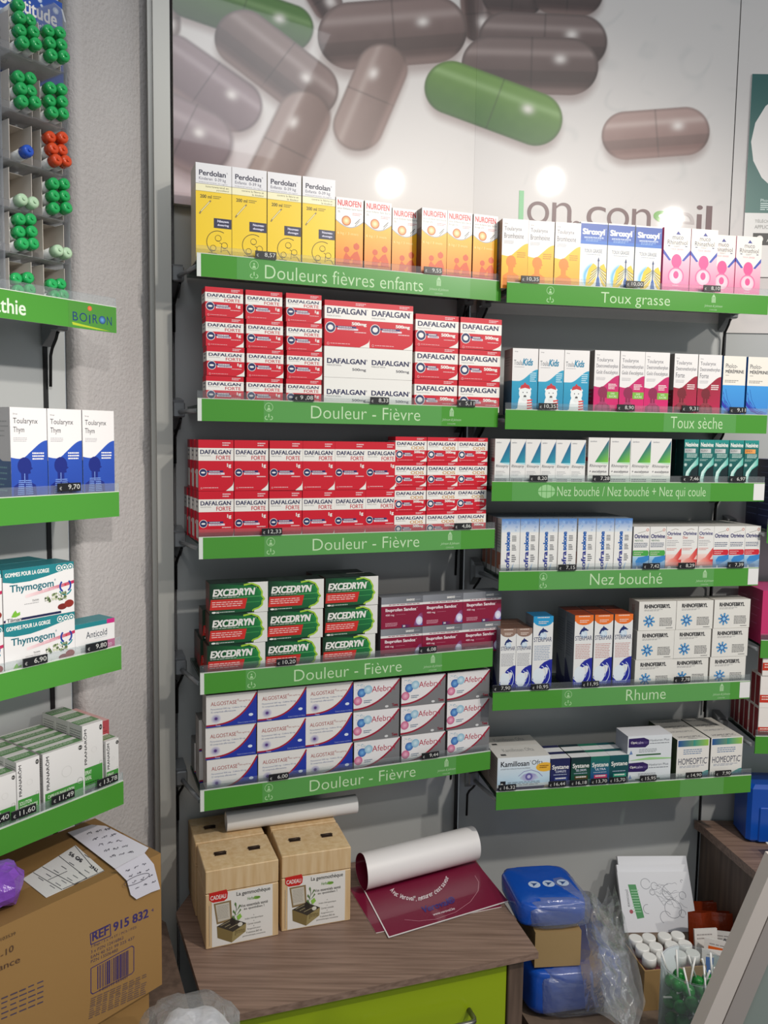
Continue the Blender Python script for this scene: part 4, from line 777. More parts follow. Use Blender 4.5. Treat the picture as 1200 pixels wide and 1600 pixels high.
us = grid('forte_l', 'A', 2, [310, 366, 421, 472.5, 521, 569.5], 2, 'tall red and white tablet carton', 'tall red cartons on the third shelf', ', third shelf')
for r in range(2):
    for q in range(2 + (r == 0)): place('forte_l', 'A', us[0] - .002 * (q + 1), .012 + .0368 * (q + 1), zs('A', 2) + r * .0919, f'tall red carton behind the {("bottom", "top")[r]} left one, {ORD[q + 1]} in depth', 'tall red cartons on the third shelf')
grid('odis', 'A', 2, [617.8, 668, 715.8], 4, 'small red carton with ochre lettering', 'red cartons with ochre lettering', ', third shelf')
us = grid('excedryn', 'A', 3, [327.5, 419, 508.5], 3, 'dark green carton with red band and profile', 'dark green cartons', '', shift=[-5, -1, 0])
for r in (0, 1):
    for q in range(2 - r + 0): place('excedryn', 'A', us[0] - .006 + .002 * q - .004 * (r == 0), .012 + .0478 * (q + 1), zs('A', 3) + r * .0569, f'dark green carton behind the {("bottom", "middle")[r]} left one, {ORD[q + 1]} in depth', 'dark green cartons')
place('excedryn', 'A', us[2] - .012, .0600, zs('A', 3) + 2 * .0569, 'dark green carton standing behind the top right green one', 'dark green cartons')
for r in (0, 1): place('excedryn', 'A', us[2] - .012, .0600, zs('A', 3) + r * .0569, f'dark green carton behind the {("bottom", "middle")[r]} right green one', 'dark green cartons')
us = grid('sandoz', 'A', 3, [595.5, 660.5, 722.5], 2, 'dark red carton with silver band', 'dark red cartons', ', beside green cartons')
us = grid('algostase', 'A', 4, [322, 402.8, 478], 3, 'white and blue effervescent tablet carton', 'white and blue cartons', '', shift=[1, -1, 0])
for r in range(2):
    for q in range(2 - r): place('algostase', 'A', us[0] - .006 - .002 * q, .012 + .0478 * (q + 1), zs('A', 4) + r * .0616, f'white and blue carton behind the {("bottom", "middle")[r]} left one, {ORD[q + 1]} in depth', 'white and blue cartons')
grid('afebryl', 'A', 4, [552.5, 627, 698.8], 3, 'grey and white carton with coloured bubbles', 'grey bubble cartons', '', shift=[3, 0, 0])
# right bay
row('bromhexine', 'B', 0, [784, 825, 866.6], 'white and yellow cough syrup carton with orange bust', 'yellow cough syrup cartons')
row('siroxyl', 'B', 0, [906, 949, 992], 'white and blue cough syrup carton with yellow lungs', 'lung cough syrup cartons')
row('muco', 'B', 0, [1036, 1078.6, 1108, 1149], 'pink cough syrup carton with childlike figure', 'pink cough syrup cartons', vs=[.012, .012, .045, .043])
row('kids', 'B', 1, [800, 841, 881], 'light blue syrup carton with white bear', 'bear syrup cartons')
row('eucal', 'B', 1, [928, 968, 1006.8], 'magenta cough syrup carton with green sticker', 'magenta cough syrup cartons')
row('dforte', 'B', 1, [1052.4, 1090], 'dark crimson cough syrup carton', 'crimson cough syrup cartons', fmt='{d}, {o} from left of its pair')
row('pholco', 'B', 1, [1129, 1167], 'cream and sky blue cough syrup carton', 'sky blue cough syrup cartons', fmt='{d}, {o} from left of its pair')
row('rhino', 'B', 2, [773, 797.4, 821, 844, 867.5, 891], 'narrow white nasal spray carton with teal triangle', 'teal triangle cartons')
row('rhino_eu', 'B', 2, [918.6, 952.6, 984, 1016], 'white nasal spray carton with green triangle', 'green triangle cartons')
row(['nesivine'] * 4 + ['nesivine_or'], 'B', 2, [1068, 1092, 1115, 1138.6, 1162], 'dark teal nasal spray carton', 'dark teal cartons')
place('nesivine', 'B', U('B', 1056.5, .05, 0), .05, zs('B', 2), 'dark teal nasal spray carton set back in shadow at the row start', 'dark teal cartons')
row('sofra', 'B', 3, [783, 812.5, 842.4, 872, 902.4, 931, 959.5], 'white and blue bubble nasal carton', 'blue bubble cartons', ranks=3)
row(['otri_m', 'otri_m', 'otri_d', 'otri_d', 'otri_d', 'otri_r', 'otri_r', 'otri_r'], 'B', 3, [989, 1014.8, 1040, 1064.8, 1089.6, 1113.2, 1137.6, 1162], 'slim white nasal spray carton', 'slim white nasal cartons', ranks=3)
row('ster_s', 'B', 4, [781, 806], 'short nasal spray carton with brown top and wave', 'wave nasal spray cartons', ranks=1)
row('ster_b', 'B', 4, [832], 'tall nasal spray carton with light blue top and wave', 'wave nasal spray cartons', fmt='{d}')
row('ster_o', 'B', 4, [896.6, 927.6, 958.6], 'tall nasal spray carton with orange top and wave', 'wave nasal spray cartons', ranks=1)
us = grid('rhinofeb', 'B', 4, [998, 1056.5, 1116], 3, 'white carton with blue capsule star', 'white star cartons', '', shift=[-4, -2, 0])
row('kamillosan', 'B', 5, [777], 'large pale carton with violet eye drawing', 'eye drawing cartons', fmt='{d}, front one', ranks=1)
row(['sys_a', 'sys_b', 'sys_c', 'sys_d'], 'B', 5, [860, 892, 921, 952], 'small dark eye drop carton', 'small dark eye drop cartons', ranks=1)
for r in range(2): place('opticalm', 'B', U('B', 980, .012, -.68), .012, zs('B', 5) + r * .0544, f'pale carton with purple badge, {("lower", "upper")[r]} of two', 'purple badge cartons')
row(['hom30', 'hom10'], 'B', 5, [1057, 1110], 'white eye drop carton with blue green band', 'blue green band cartons', ranks=1)
# left wall
row('thym', 'C', 1, [16.8, 75, 129.5], 'white and blue cough syrup carton with dark bust', 'blue bust syrup cartons', v=.008)
for r in range(2):
    place('thymogom', 'C', U('C', 5.8, .008, -.27), .008, zs('C', 2) + r * .0774, f'white and teal throat gum carton, {("lower", "upper")[r]} of the front stack', 'teal throat gum cartons')
    place('thymogom', 'C', U('C', 5.8, .008, -.27) - .1145, .008, zs('C', 2) + r * .0774, f'white and teal throat gum carton cut by photo edge, {("lower", "upper")[r]} one', 'teal throat gum cartons')
place('thymogom', 'C', U('C', 5.8, .008, -.27) - .014, .058, zs('C', 2) + .0774, 'white and teal throat gum carton behind the upper front one', 'teal throat gum cartons')
place('thymogom', 'C', U('C', 5.8, .008, -.27) - .014, .058, zs('C', 2), 'white and teal throat gum carton behind the lower front one', 'teal throat gum cartons')
row('anticold', 'C', 2, [117.5], 'small white carton with teal and magenta bands', 'small white cold tablet cartons', v=.008, fmt='{d}, at shelf end')
Gp = 'white and green essential oil cartons'
for q in range(4): place('pr_spray', 'C', .1400, .022 + .0366 * q, zs('C', 3), f'white and green nasal spray carton, {ORD[q]} in depth', Gp) if q < 3 else None
place('pr_small', 'C', .1784, .016, zs('C', 3), 'smallest white and green carton at the shelf end', Gp)
for q in range(3): place('pr_red', 'C', .1785, .048 + .0306 * q, zs('C', 3), f'white and red slim carton behind the smallest green one, {ORD[q]} in depth', Gp)
for q in range(5): place('pr_caps', 'C', .0664, .014 + .0246 * q, zs('C', 3), f'wide white and green capsule carton, {ORD[q]} in depth', Gp)
for q in range(4): place('pr_oil', 'C', .0245, .014 + .0326 * q, zs('C', 3), f'white and green solution carton with vertical lettering, {ORD[q]} in depth', Gp)
for q in range(4): place('pr_edge', 'C', -.0165, .014 + .0326 * q, zs('C', 3), f'white and green carton cut by photo edge, {ORD[q]} in depth', Gp)
# ------------------------------------------------------------------ price tags
TAGS = [('A', '8,57', 415, 399, 'yellow syrup cartons'), ('A', '9,55', 676, 423, 'strawberry syrup cartons'), ('A', '9 ,08', 474.5, 621.6, 'small red cartons'), ('A', '8,33', 592.6, 626, 'plain white cartons'), ('A', '5,11', 728, 630.7, 'wide red cartons'),
        ('A', '12,33', 424.5, 830.5, 'tall red cartons'), ('A', '4,86', 722.5, 822, 'cartons with ochre lettering'), ('A', '10,20', 447, 1034, 'dark green cartons'), ('A', '6,08', 668, 1014.5, 'dark red silver cartons'), ('A', '6,00', 435, 1213, 'white and blue cartons'), ('A', '9,44', 671.8, 1179.5, 'bubble cartons'),
        ('B', '10,35', 828, 436.6, 'yellow cough syrup'), ('B', '10,00', 991, 444.4, 'yellow lungs cartons'), ('B', '8,10', 1111.6, 451, 'pink cough syrup'), ('B', '10,35', 855, 635, 'white bear cartons'), ('B', '8,90', 977, 637, 'magenta cartons'), ('B', '9,31', 1077.6, 638.6, 'crimson cartons'), ('B', '9,11', 1152, 641, 'sky blue cartons'),
        ('B', '8,20', 841, 747.4, 'teal triangle cartons'), ('B', '7,28', 939, 747.6, 'green triangle cartons'), ('B', '7,46', 1078.6, 748, 'first dark teal cartons'), ('B', '6,97', 1151.6, 748.4, 'last dark teal cartons'), ('B', '7,15', 885.3, 886.6, 'blue bubble nasal cartons'), ('B', '7,42', 1017, 884.4, 'menthol nasal cartons'), ('B', '8,29', 1072, 883.6, 'red streak nasal cartons'), ('B', '7,39', 1148.6, 882.4, 'nasal cartons with red badge'),
        ('B', '7,90', 784, 1075, 'brown topped cartons'), ('B', '10,95', 843.4, 1072.8, 'blue topped carton'), ('B', '11,95', 922, 1068.4, 'orange topped cartons'), ('B', '7,78', 1065, 1061.4, 'white star cartons'), ('B', '16,32', 792, 1230, 'eye drawing carton'), ('B', '16,44', 870, 1224.4, 'first small eye drop carton'), ('B', '16,18', 904, 1222.4, 'second small eye drop carton'), ('B', '13,70', 935.6, 1220, 'third small eye drop carton'), ('B', '15,70', 964, 1218, 'fourth small eye drop carton'),
        ('B', '15,95', 1012, 1215.4, 'purple badge cartons'), ('B', '14,90', 1083.4, 1210.4, 'first blue green band carton'), ('B', '7,90', 1129, 1207.6, 'second blue green band carton'), ('C', '9,70', 107, 761, 'blue bust syrup cartons'), ('C', '6,90', 54, 1031.8, 'throat gum cartons'), ('C', '9,80', 150, 1009.5, 'small cold tablet carton'), ('C', '13,78', 167, 1219, 'nasal spray carton'), ('C', '11,49', 97.5, 1244.5, 'capsule carton'), ('C', '11,60', 36, 1268, 'solution carton'), ('C', '12,40', -6, 1281, 'carton cut by photo edge')]
for b_, tx, x, y, dsc in TAGS:
    t = Card(38, 12.5, 2.2, '#17171a', '#0c0c0e', '#26262a'); t.T('€', 6, 42, 16, 80, '#c9c9c4'); n = len(tx); t.T(tx, 96 - 13 * n, 18, 95, 84 if ',' in tx else 80, '#d6d6d0', .004)
    u, z = hit(b_, -.0005, x, y); tag(t.build('price_tag', PRINT, mw=MX(b_, u - .019, -.0035, z - .00625)), f'black price tag reading {tx.replace(" ", "")} in front of the {dsc}', 'price tag', 'electronic price tags')

# ------------------------------------------------------------------ base cabinet with lime drawers
ZC = -.9145
FL, FRt = np.array([-.263, 1.21]), np.array([.289, 1.394])
def slab(name, pts, z0, z1, m, parent=None):
    mb = MB(); n = len(pts); lo = [(x, y, z0 + E) for x, y in pts]; hi = [(x, y, z1 + E) for x, y in pts]
    mb.face(hi); mb.face(lo[::-1])
    for i in range(n): j = (i + 1) % n; mb.face([lo[i], lo[j], hi[j], hi[i]])
    return mb.build(name, m, parent)
FR['M'] = (-.263, 1.21, 18.43)
o = slab('countertop', [FL, FRt, (.250, 1.55), (.196, 1.785), (.170, 1.780), (-.375, 1.580), (-.388, 1.500)], ZC - .012, ZC, WOOD); tag(o, 'grey brown oak countertop carrying wooden gift boxes and rolled poster', 'countertop')
cab = empty('drawer_cabinet', MX('M', 0, 0, -E), 'oak cabinet with lime green drawer fronts under the grey brown countertop', 'cabinet')
HB = E + ZC - .012
g = MB(); g.box((.531, .014, 0), (.561, .20, HB - .0005), bev=.0015); g.build('side_panel', DWOOD, cab)
g = MB(); g.box((.02, .014, 0), (.036, .20, HB - .0005)); g.build('side_panel', DWOOD, cab)
g = MB(); g.box((.0365, .034, .06), (.5305, .20, HB - .0008)); g.build('carcass', mat('black_carcass', '#1a1916', .7, noise=(4, .9)), cab)
for k in range(3):
    z1 = HB - .003 - k * .225
    g = MB(); g.box((.038, .016, z1 - .219), (.528, .033, z1), bev=.0015); d_ = g.build('drawer_front', LIME, cab)
    g = MB(); zb = z1 - .078; g.tube([(.265, .016, zb), (.265, -.006, zb), (.268, -.013, zb), (.275, -.0155, zb), (.445, -.0155, zb), (.452, -.013, zb), (.455, -.006, zb), (.455, .016, zb)], .0045, 10); g.build('handle', mat('brushed_steel', '#8d8b86', .3, .9, noise=(60, .85)), d_)
o = slab('filler_board', [(-.279, 1.195), (-.405, 1.490), (-.424, 1.505), (-.470, 1.43), (-.435, 1.33), (-.352, 1.236), (-.33, 1.18)], ZC - .028, ZC - .014, DWOOD); tag(o, 'shade-darkened oak filler board between brown carton and countertop', 'board')  # dark wood tone stands in for the shade the carton throws here

# wooden gift boxes
def gift(x0, y0, ang, label, hid):
    w_, h_, d_ = .132, .145, .104; lid = .042
    r = empty('wooden_gift_box', Matrix.Translation((x0, y0, E + ZC + .0003)) @ Matrix.Rotation(math.radians(ang), 4, 'Z'), label, 'box', 'wooden gift boxes')
    g = MB(); g.box((0, 0, 0), (w_, d_, h_ - lid - .0012), bev=.0012); g.build('body', PINE, r)
    g = MB(); g.box((0, 0, h_ - lid), (w_, d_, h_), bev=.0012); ld = g.build('lid', PINE, r)
    for xx in (.025, .088):
        g = MB(); g.box((xx, .050, h_), (xx + .021, .063, h_ + .0012)); g.tube([(xx - .001, .0565, h_ + .0018), (xx + .022, .0565, h_ + .0018)], .0014, 8); g.build('hinge', mat('dark_bronze', '#4a3a30', .45, .6, noise=(80, .7)), ld)
    if hid: return
    t = Card(110, 99, .6, '#e6e2dc', base=False); t.box((0, -.0004, 0), (.110, -.0001, .099), '#e6e2dc'); t.k = 25
    t.P([(-4, -3), (24, -5), (26, 2), (25, 12), (20, 16), (2, 16), (-4, 10)], '#c8231e'); t.T('CADEAU', -2, 3, 23, 11, WH, .01)
    t.T('La gemmothèque', 40, 4, 96, 13.5, '#333330', .012); t.T('Herbal', 58, 17, 70, 23, '#5a8a3a', .01); t.E(74, 21, 5.5, '#8ab84a', ry=3); t.T('Gem', 70, 17.5, 79, 22.5, '#3a6a2a', .01)
    t.T('Vos essentiels santé', 46, 29, 92, 34.5, '#3c3a34', .01); t.T('au quotidien !', 52, 36, 86, 41.5, '#3c3a34', .01)
    for y in (52, 63, 73): t.T('+', 67.5, y, 69.5, y + 2.2, '#555')
    t.T('Index thérapeutique', 54, 56.5, 84, 60.5, '#5a5650'); t.T('Carnet conseils', 58, 67, 80, 70.5, '#5a5650'); t.T('Rangement pour', 58, 77, 80, 80.5, '#5a5650'); t.T('9 solutions BIO de', 56, 83, 82, 86.5, '#5a5650'); t.T('gemmothérapie concentrée', 50, 89, 88, 92.5, '#5a5650')
    t.P([(3, 18), (31, 17), (33, 56), (8, 58)], '#8a7450'); t.P([(6, 21), (28, 20), (30, 52), (10, 54)], '#c9c2b4'); t.L(9, 24, 27, 50, 9, '#9a948a', .35)
    t.P([(8, 62), (34, 78), (32, 98), (9, 84)], '#7c6a40'); t.P([(34, 78), (56, 66), (55, 82), (32, 98)], '#9a8a5c'); t.P([(8, 62), (32, 52), (56, 66), (34, 78)], '#3a342c'); t.T('gemmo', 37, 76, 53, 86, '#5a4c2c')
    for q in range(3): t.Ln([(14 + 7 * q, 62 + 4 * q), (32 + 7 * q, 55 + 4 * q)], .8, '#b8ab84')
    t.E(34, 58, 5, '#2a2420', ry=8); t.E(46, 66, 4, '#d8d4c8', ry=4); t.Ln([(36, 52), (40, 36), (38, 24)], .9, '#4a5a38')
    for (x, y) in ((38, 22), (45, 28), (35, 36), (46, 36), (34, 46), (44, 46)): t.P([(40, y + 12), (x - 1.5, y + 4), (x, y), (x + 1.8, y + 3)], '#5a7a44')
    t.P([(40, 50), (46, 45), (49, 52), (43, 58)], '#8cc04a'); t.R(-4, 20, -2.5, 96, '#c8b494')
    o = t.build('front_card', PRINT, r); o.location = (.011, 0, .0025)
gift(-.306, 1.386, 20.8, 'pale wooden gift box with printed card, front row left', False); gift(-.178, 1.4425, 18.0, 'pale wooden gift box with printed card, front row beside rolled poster', False)
gift(-.347, 1.487, 20.8, 'plain pale wooden gift box in shadow behind the front left box', True); gift(-.2125, 1.546, 18.6, 'plain pale wooden gift box in shadow behind the front right box', True)
a = G(353, 1281, ZC + .168); c = G(556, 1253, ZC + .168)
g = MB(); zr = E + ZC + .145 + .0195; d = np.array([c[0] - a[0], c[1] - a[1], 0])
for k in range(3): g.tube([(a[0], a[1], zr), (c[0], c[1], zr)], .0185 - .0012 * k, 28, caps=False)
tag(g.build('paper_roll', PAPER), 'white rolled sheet lying on the wooden gift boxes under the lowest shelf', 'paper roll')

# burgundy promotional sheets, the upper one rolling up at its far end
FR['R'] = (.020, 1.426, 27.6); BURG = '#7a1436'
class Sheet(Card):
    S0 = .168
    def p(s, x, y):
        u, v = x / 100 * .269, (100 - y) / 100 * .2; return (u + .03 * v / .168, v, .0012 + s.k * .000015 + s.zl)
def onsheet(x, y):
    gx, gy = G(x, y, ZC + .003); t_ = math.radians(27.6); dx, dy = gx - .020, gy - 1.426
    u, v = dx * math.cos(t_) + dy * math.sin(t_), -dx * math.sin(t_) + dy * math.cos(t_); return ((u - .03 * v / .168) / .269 * 100, 100 - v / .2 * 100)
t = Sheet(269, 200, 1, base=False); prof = [(v, .0009) for v in np.linspace(0, .168, 12)]
for q in range(1, 30):
    f = math.radians(-90 + 335 * q / 29); rr_ = .0365 - .0025 * q / 29; prof.append((.168 + rr_ * math.cos(f), .0009 + .0365 + rr_ * math.sin(f)))
us_ = np.linspace(0, .269, 6)
for off, cc in ((0, BURG), (-.0006, '#e8e4e2')):
    rows = []
    for i, (v, z) in enumerate(prof):
        f = 0 if i < 12 else -90 + 335 * (i - 11) / 29; nx, nz = (0, 1) if i < 12 else (-math.cos(math.radians(f)), -math.sin(math.radians(f)))
        rows.append([(u + .03 * min(v, .168) / .168, v + nx * off, z + nz * off) for u in us_])
    t.sheet(rows, cc)
t.R(0, 98.6, 100, 100, '#eae4e2'); t.R(0, 20, .9, 100, '#eae4e2')
pl = [(609, 1391), (616, 1399), (626, 1404), (640, 1407), (654, 1407), (668, 1403), (681, 1397), (691, 1389), (698, 1380), (702, 1370)]
cum = [0]
for a, c in zip(pl, pl[1:]): cum.append(cum[-1] + math.hypot(c[0] - a[0], c[1] - a[1]))
def along(s_):
    for i in range(len(pl) - 1):
        if s_ <= cum[i + 1] or i == len(pl) - 2:
            f = (s_ - cum[i]) / (cum[i + 1] - cum[i]); return pl[i][0] + f * (pl[i + 1][0] - pl[i][0]), pl[i][1] + f * (pl[i + 1][1] - pl[i][1]), math.atan2(pl[i + 1][1] - pl[i][1], pl[i + 1][0] - pl[i][0])
ph = "Avec Veroval®, mesurer c'est savoir"; t.k = 6
HS = {"'": 2.4, ',': 2, 't': 6.4, '®': 3.4, 'l': 7, '\'': 2.4}
adv = [(HS.get(c_, 7 if c_.isupper() else 5.2) * min(glyphs(c_, .01)[2], 1.6) if c_ != ' ' else 2.6) + .9 for c_ in ph]; ks = cum[-1] / sum(adv); pos = 0
for i, ch in enumerate(ph):
    if ch != ' ':
        x, y, an = along(pos * ks); v, f, asp = glyphs(ch, .01); hh = HS.get(ch, 7 if ch.isupper() else 5.2); ww = (adv[i] - .9) * ks; k0 = len(t.V); base = 4 if ch in "'®" else 0
        for q in v:
            t.zl = q[2]; lx, ly = q[0] * ww, q[1] * hh + base - (1.4 if ch == ',' else 0); t.V.append(t.p(*onsheet(x + lx * math.cos(an) + ly * math.sin(an), y + lx * math.sin(an) - ly * math.cos(an))))
        for g_ in f: t.F.append(tuple(k0 + j for j in g_)); t.C.append([lin('#efe4e6')] * len(g_)); t.M.append(0); t.S.append(False)
    pos += adv[i]
t.zl = 0.0
def tpx(s_, x0, y0, x1, y1, h_, c_, bd):      # a straight line of lettering between two photo points
    v, f, _ = glyphs(s_, bd); k0 = len(t.V); t.k += 1; dx, dy = x1 - x0, y1 - y0; l = math.hypot(dx, dy)
    for q in v: t.zl = q[2]; t.V.append(t.p(*onsheet(x0 + dx * q[0] + dy / l * q[1] * h_, y0 + dy * q[0] - dx / l * q[1] * h_)))
    for g_ in f: t.F.append(tuple(k0 + j for j in g_)); t.C.append([lin(c_)] * len(g_)); t.M.append(0); t.S.append(False)
tpx('Veroval®', 661, 1427, 712, 1410, 11, '#3a2a78', .02); tpx('www.veroval.be', 677, 1431, 711, 1421, 4, '#e8d4da', .01)
t.Ln([onsheet(*q) for q in ((632, 1437), (655, 1439), (682, 1436), (712, 1425), (735, 1409), (747, 1392), (748, 1378), (742, 1368))], .5, '#c88a98')
tag(t.build('promotional_sheet', GLOSSP, mw=MX('R', 0, 0, ZC + .0016)), 'burgundy promotional sheet with white back rolled up at its far end', 'poster', 'burgundy sheets')
t = Card(268, 150, 1, base=False)
t.box((0, 0, 0), (.262, .16, .0012), cols=['#eae4e2'] * 4 + [BURG, '#e8e4e2'])
tag(t.build('promotional_sheet', GLOSSP, mw=Matrix.Translation((-.003, 1.443, E + ZC + .0002)) @ Matrix.Rotation(math.radians(20.5), 4, 'Z')), 'burgundy sheet peeking out beneath the rolled up one', 'poster', 'burgundy sheets')

# ------------------------------------------------------------------ brown carton, papers and bags on the left
ZK = -.66; HK = .220
t = Card(600, HK * 1000, 185, '#a07a46', '#94703e', '#8a683a')
def pk(x, y): u, z = hit('K', 0, x, y); return ((u + .6) / .6 * 100, (ZK - z) / HK * 100)
def tk(s_, x0, y0, x1, y1, hpx, c, bd=0.0):        # lettering along a photo line on the carton front
    v, f, _ = glyphs(s_, bd); k0 = len(t.V); t.k += 1
    for q in v: t.zl = q[2]; t.V.append(t.p(*pk(x0 + (x1 - x0) * q[0], y0 + (y1 - y0) * q[0] - hpx * q[1])))
    for g_ in f: t.F.append(tuple(k0 + j for j in g_)); t.C.append([lin(c)] * len(g_)); t.M.append(0); t.S.append(False)
I = '#3a2c66'
tk('REF', 144, 1471, 170, 1459, 14, I, .02); tk('915 832', 177, 1456, 232, 1433, 14, I, .02); tk('4', 236, 1425, 240, 1424, 5, I)
Q = [pk(*q) for q in ((141, 1459), (172, 1444), (173, 1462), (142, 1476))]; t.Ln(Q + Q[:1], .7, I)
for s_, x0, y0, x1, y1 in (('3 Bags / 3 x 14 ST / PCS / PZS', 142, 1482, 213, 1451), ('3 x PZN 12416862', 142, 1490, 193, 1467), ('EAN 40 521 99 225 437', 142, 1498, 210, 1467), ('PZN 13506480', 142, 1505, 184, 1486)): tk(s_, x0, y0, x1, y1, 4.6, '#4a3850')
Q = [pk(*q) for q in ((142, 1513), (206, 1478), (209, 1480), (209, 1517), (206, 1521), (145, 1553), (142, 1551))]; t.Ln(Q + Q[:1], .6, I)
rr = random.Random(5); x = 152
while x < 201:
    ww = rr.choice((.6, .9, 1.5, 2.2)); yt = 1510 - (x - 152) * .53; yb = 1546 - (x - 152) * .49; t.P([pk(x, yt), pk(x + ww, yt - ww * .5), pk(x + ww, yb - ww * .5), pk(x, yb)], I); x += ww + rr.choice((.8, 1.2, 2))
tk('4 052199 225437', 154, 1550, 200, 1527, 4, '#4a3850'); t.k += 1
for r in range(10):
    y0 = 1560 + r * 3.2
    for q in range(9):
        xa = 142 + q * 10 - r * .4; xb = xa + rr.uniform(6, 9); 
        if xb < 232 - (6 if r > 1 else 0) * q % 5: t.P([pk(xa, y0 - (xa - 142) * .45), pk(xb, y0 - (xb - 142) * .45), pk(xb, y0 - (xb - 142) * .45 + 1.4), pk(xa, y0 - (xa - 142) * .45 + 1.4)], '#6a5450')
tk('-10', 1, 1497, 21, 1485, 10, '#5a4030'); tk('103539', 1, 1470, 24, 1460, 5, '#6a5038'); tk('France', -18, 1524, 31, 1503, 10, '#5a4030')
for r in range(5):
    for q in range(6): xa = -12 + q * 14; xb = xa + rr.uniform(8, 12); y0 = 1560 + r * 8; t.P([pk(xa, y0 - xa * .42), pk(xb, y0 - xb * .42), pk(xb, y0 - xb * .42 + 2), pk(xa, y0 - xa * .42 + 2)], '#4a4058')
t.zl = 0.0; t.fc = 'T'; t.R(0, 44, 100, 47, '#7a5c34'); t.R(0, 47, 100, 66, '#96744a')
tag(t.build('shipping_carton', MATTP, mw=MX('K', -.6, 0, ZK - HK)), 'large brown shipping carton with printed reference and barcode below left shelves', 'box')
t = Card(560, 220, 165, '#a07a46', '#94703e', '#8a683a'); tag(t.build('shipping_carton', MATTP, mw=MX('K', -.575, .014, ZK - HK - .2205)), 'brown carton in shadow beneath the printed shipping carton', 'box')
g = MB(); g.box((-.62, -.02, -E), (-.012, .18, ZK - HK - .2207)); tag(g.build('plinth', DWOOD, mw=MX('K', 0, 0, 0)), 'low dark plinth under the brown cartons', 'plinth')

class Flat(MB):                            # printed paper drawn between photo points on a level plane
    def __init__(s, z): MB.__init__(s); s.z = z
    def q(s, x, y, e=0.0): gx, gy = G(x, y, s.z); return (gx, gy, E + s.z + e)
def scrib(f, pts, e, c, wd): 
    for (x0, y0), (x1, y1) in zip(pts, pts[1:]):
        dx, dy = x1 - x0, y1 - y0; l = math.hypot(dx, dy) or 1; nx, ny = -dy / l * wd / 2, dx / l * wd / 2
        f.face([f.q(x0 + nx, y0 + ny, e), f.q(x1 + nx, y1 + ny, e), f.q(x1 - nx, y1 - ny, e), f.q(x0 - nx, y0 - ny, e)], c)
def solid(f, pts, c, th=.0006): 
    hi = [f.q(*q_, th) for q_ in pts]; lo = [f.q(*q_) for q_ in pts]; f.face(hi, c); f.face(lo[::-1], c)
    for i in range(len(pts)): j = (i + 1) % len(pts); f.face([lo[i], lo[j], hi[j], hi[i]], c)
f = Flat(ZK + .0006); L0 = [(35, 1374), (118, 1321), (163, 1361), (72, 1403)]; solid(f, L0, '#dedbd8')
for a, c in (((52, 1364), (97, 1391)), ((66, 1355), (117, 1383)), ((92, 1338), (135, 1372)), ((117, 1322), (152, 1364)), ((117, 1383), (136, 1372)), ((98, 1390), (163, 1361)), ((75, 1376), (105, 1362))): scrib(f, [a, c], .0009, '#33333a', .8)
def ft(s_, x0, y0, x1, y1, h_, c_, up=1):
    v, g_, _ = glyphs(s_, .02); k0 = len(f.V); dx, dy = x1 - x0, y1 - y0; l = math.hypot(dx, dy)
    for q in v: f.V.append(f.q(x0 + dx * q[0] + dy / l * q[1] * h_ * up, y0 + dy * q[0] - dx / l * q[1] * h_ * up, .001 + q[2]))
    for t_ in g_: f.F.append(tuple(k0 + j for j in t_)); f.C.append([lin(c_)] * len(t_)); f.M.append(0); f.S.append(False)
ft('SO 95', 130, 1344, 110, 1331, 6, '#26262c'); ft('TNT', 155, 1360, 142, 1351, 5, '#26262c')
for r in range(7): scrib(f, [(60 + r * 12, 1372 - r * 6), (68 + r * 12, 1377 - r * 6)], .001, '#55555c', .9); scrib(f, [(78 + r * 9, 1384 - r * 4), (86 + r * 9, 1389 - r * 4)], .001, '#77777c', .9)
tag(f.build('shipping_label', PRINT), 'white shipping label stuck on top of the large brown carton', 'label')
f = Flat(ZK + .003); top = [(106, 1301), (143, 1289), (165, 1291), (232, 1325), (226, 1333), (180, 1358)]; solid(f, top, '#dcd9e2')
rr = random.Random(9)
def word(x, y, n, dx, dy, q): 
    p_ = [(x, y)]
    for i in range(n * 3): p_.append((x + dx * (i + 1) * .5 + rr.uniform(-.6, .6), y + dy * (i + 1) * .5 + rr.uniform(-2.2, 1.6)))
    scrib(q, p_, .0012, '#3c3a4a', .55)
for r in range(5):
    for k in range(3): word(136 + r * 9 + k * 14, 1304 + r * 9 - k * 3, 4, 1.4, -.45, f)
front = [(180, 1358), (226, 1333), (240, 1350), (250, 1389), (236, 1394), (213, 1405), (204, 1398), (198, 1376)]
fk = lambda x, y, e: (lambda h_: tuple(W('K', h_[0], -.003 - e, h_[1] + E)))(hit('K', -.003, x, y))
f.face([fk(*q_, 0) for q_ in front], '#dcd9e2'); f.face([fk(*q_, .0006) for q_ in front], '#dcd9e2')
class Fv: 
    face = f.face
    def q(s, x, y, e): return fk(x, y, e)
fv = Fv()
for r in range(4):
    for k in range(3): word(196 + r * 5 + k * 13, 1361 + r * 9 - k * 5, 3, 1.3, -.55, fv)
Q = [(209 + 20 * math.cos(a_ / 10 * math.pi) + 4, 1374 + 6 * math.sin(a_ / 10 * math.pi) - 8 * math.cos(a_ / 10 * math.pi)) for a_ in range(21)]; scrib(fv, Q, .0012, '#3c3a4a', .7)
tag(f.build('handwritten_list', PRINT), 'white handwritten note hanging over the edge of the large brown carton', 'paper')

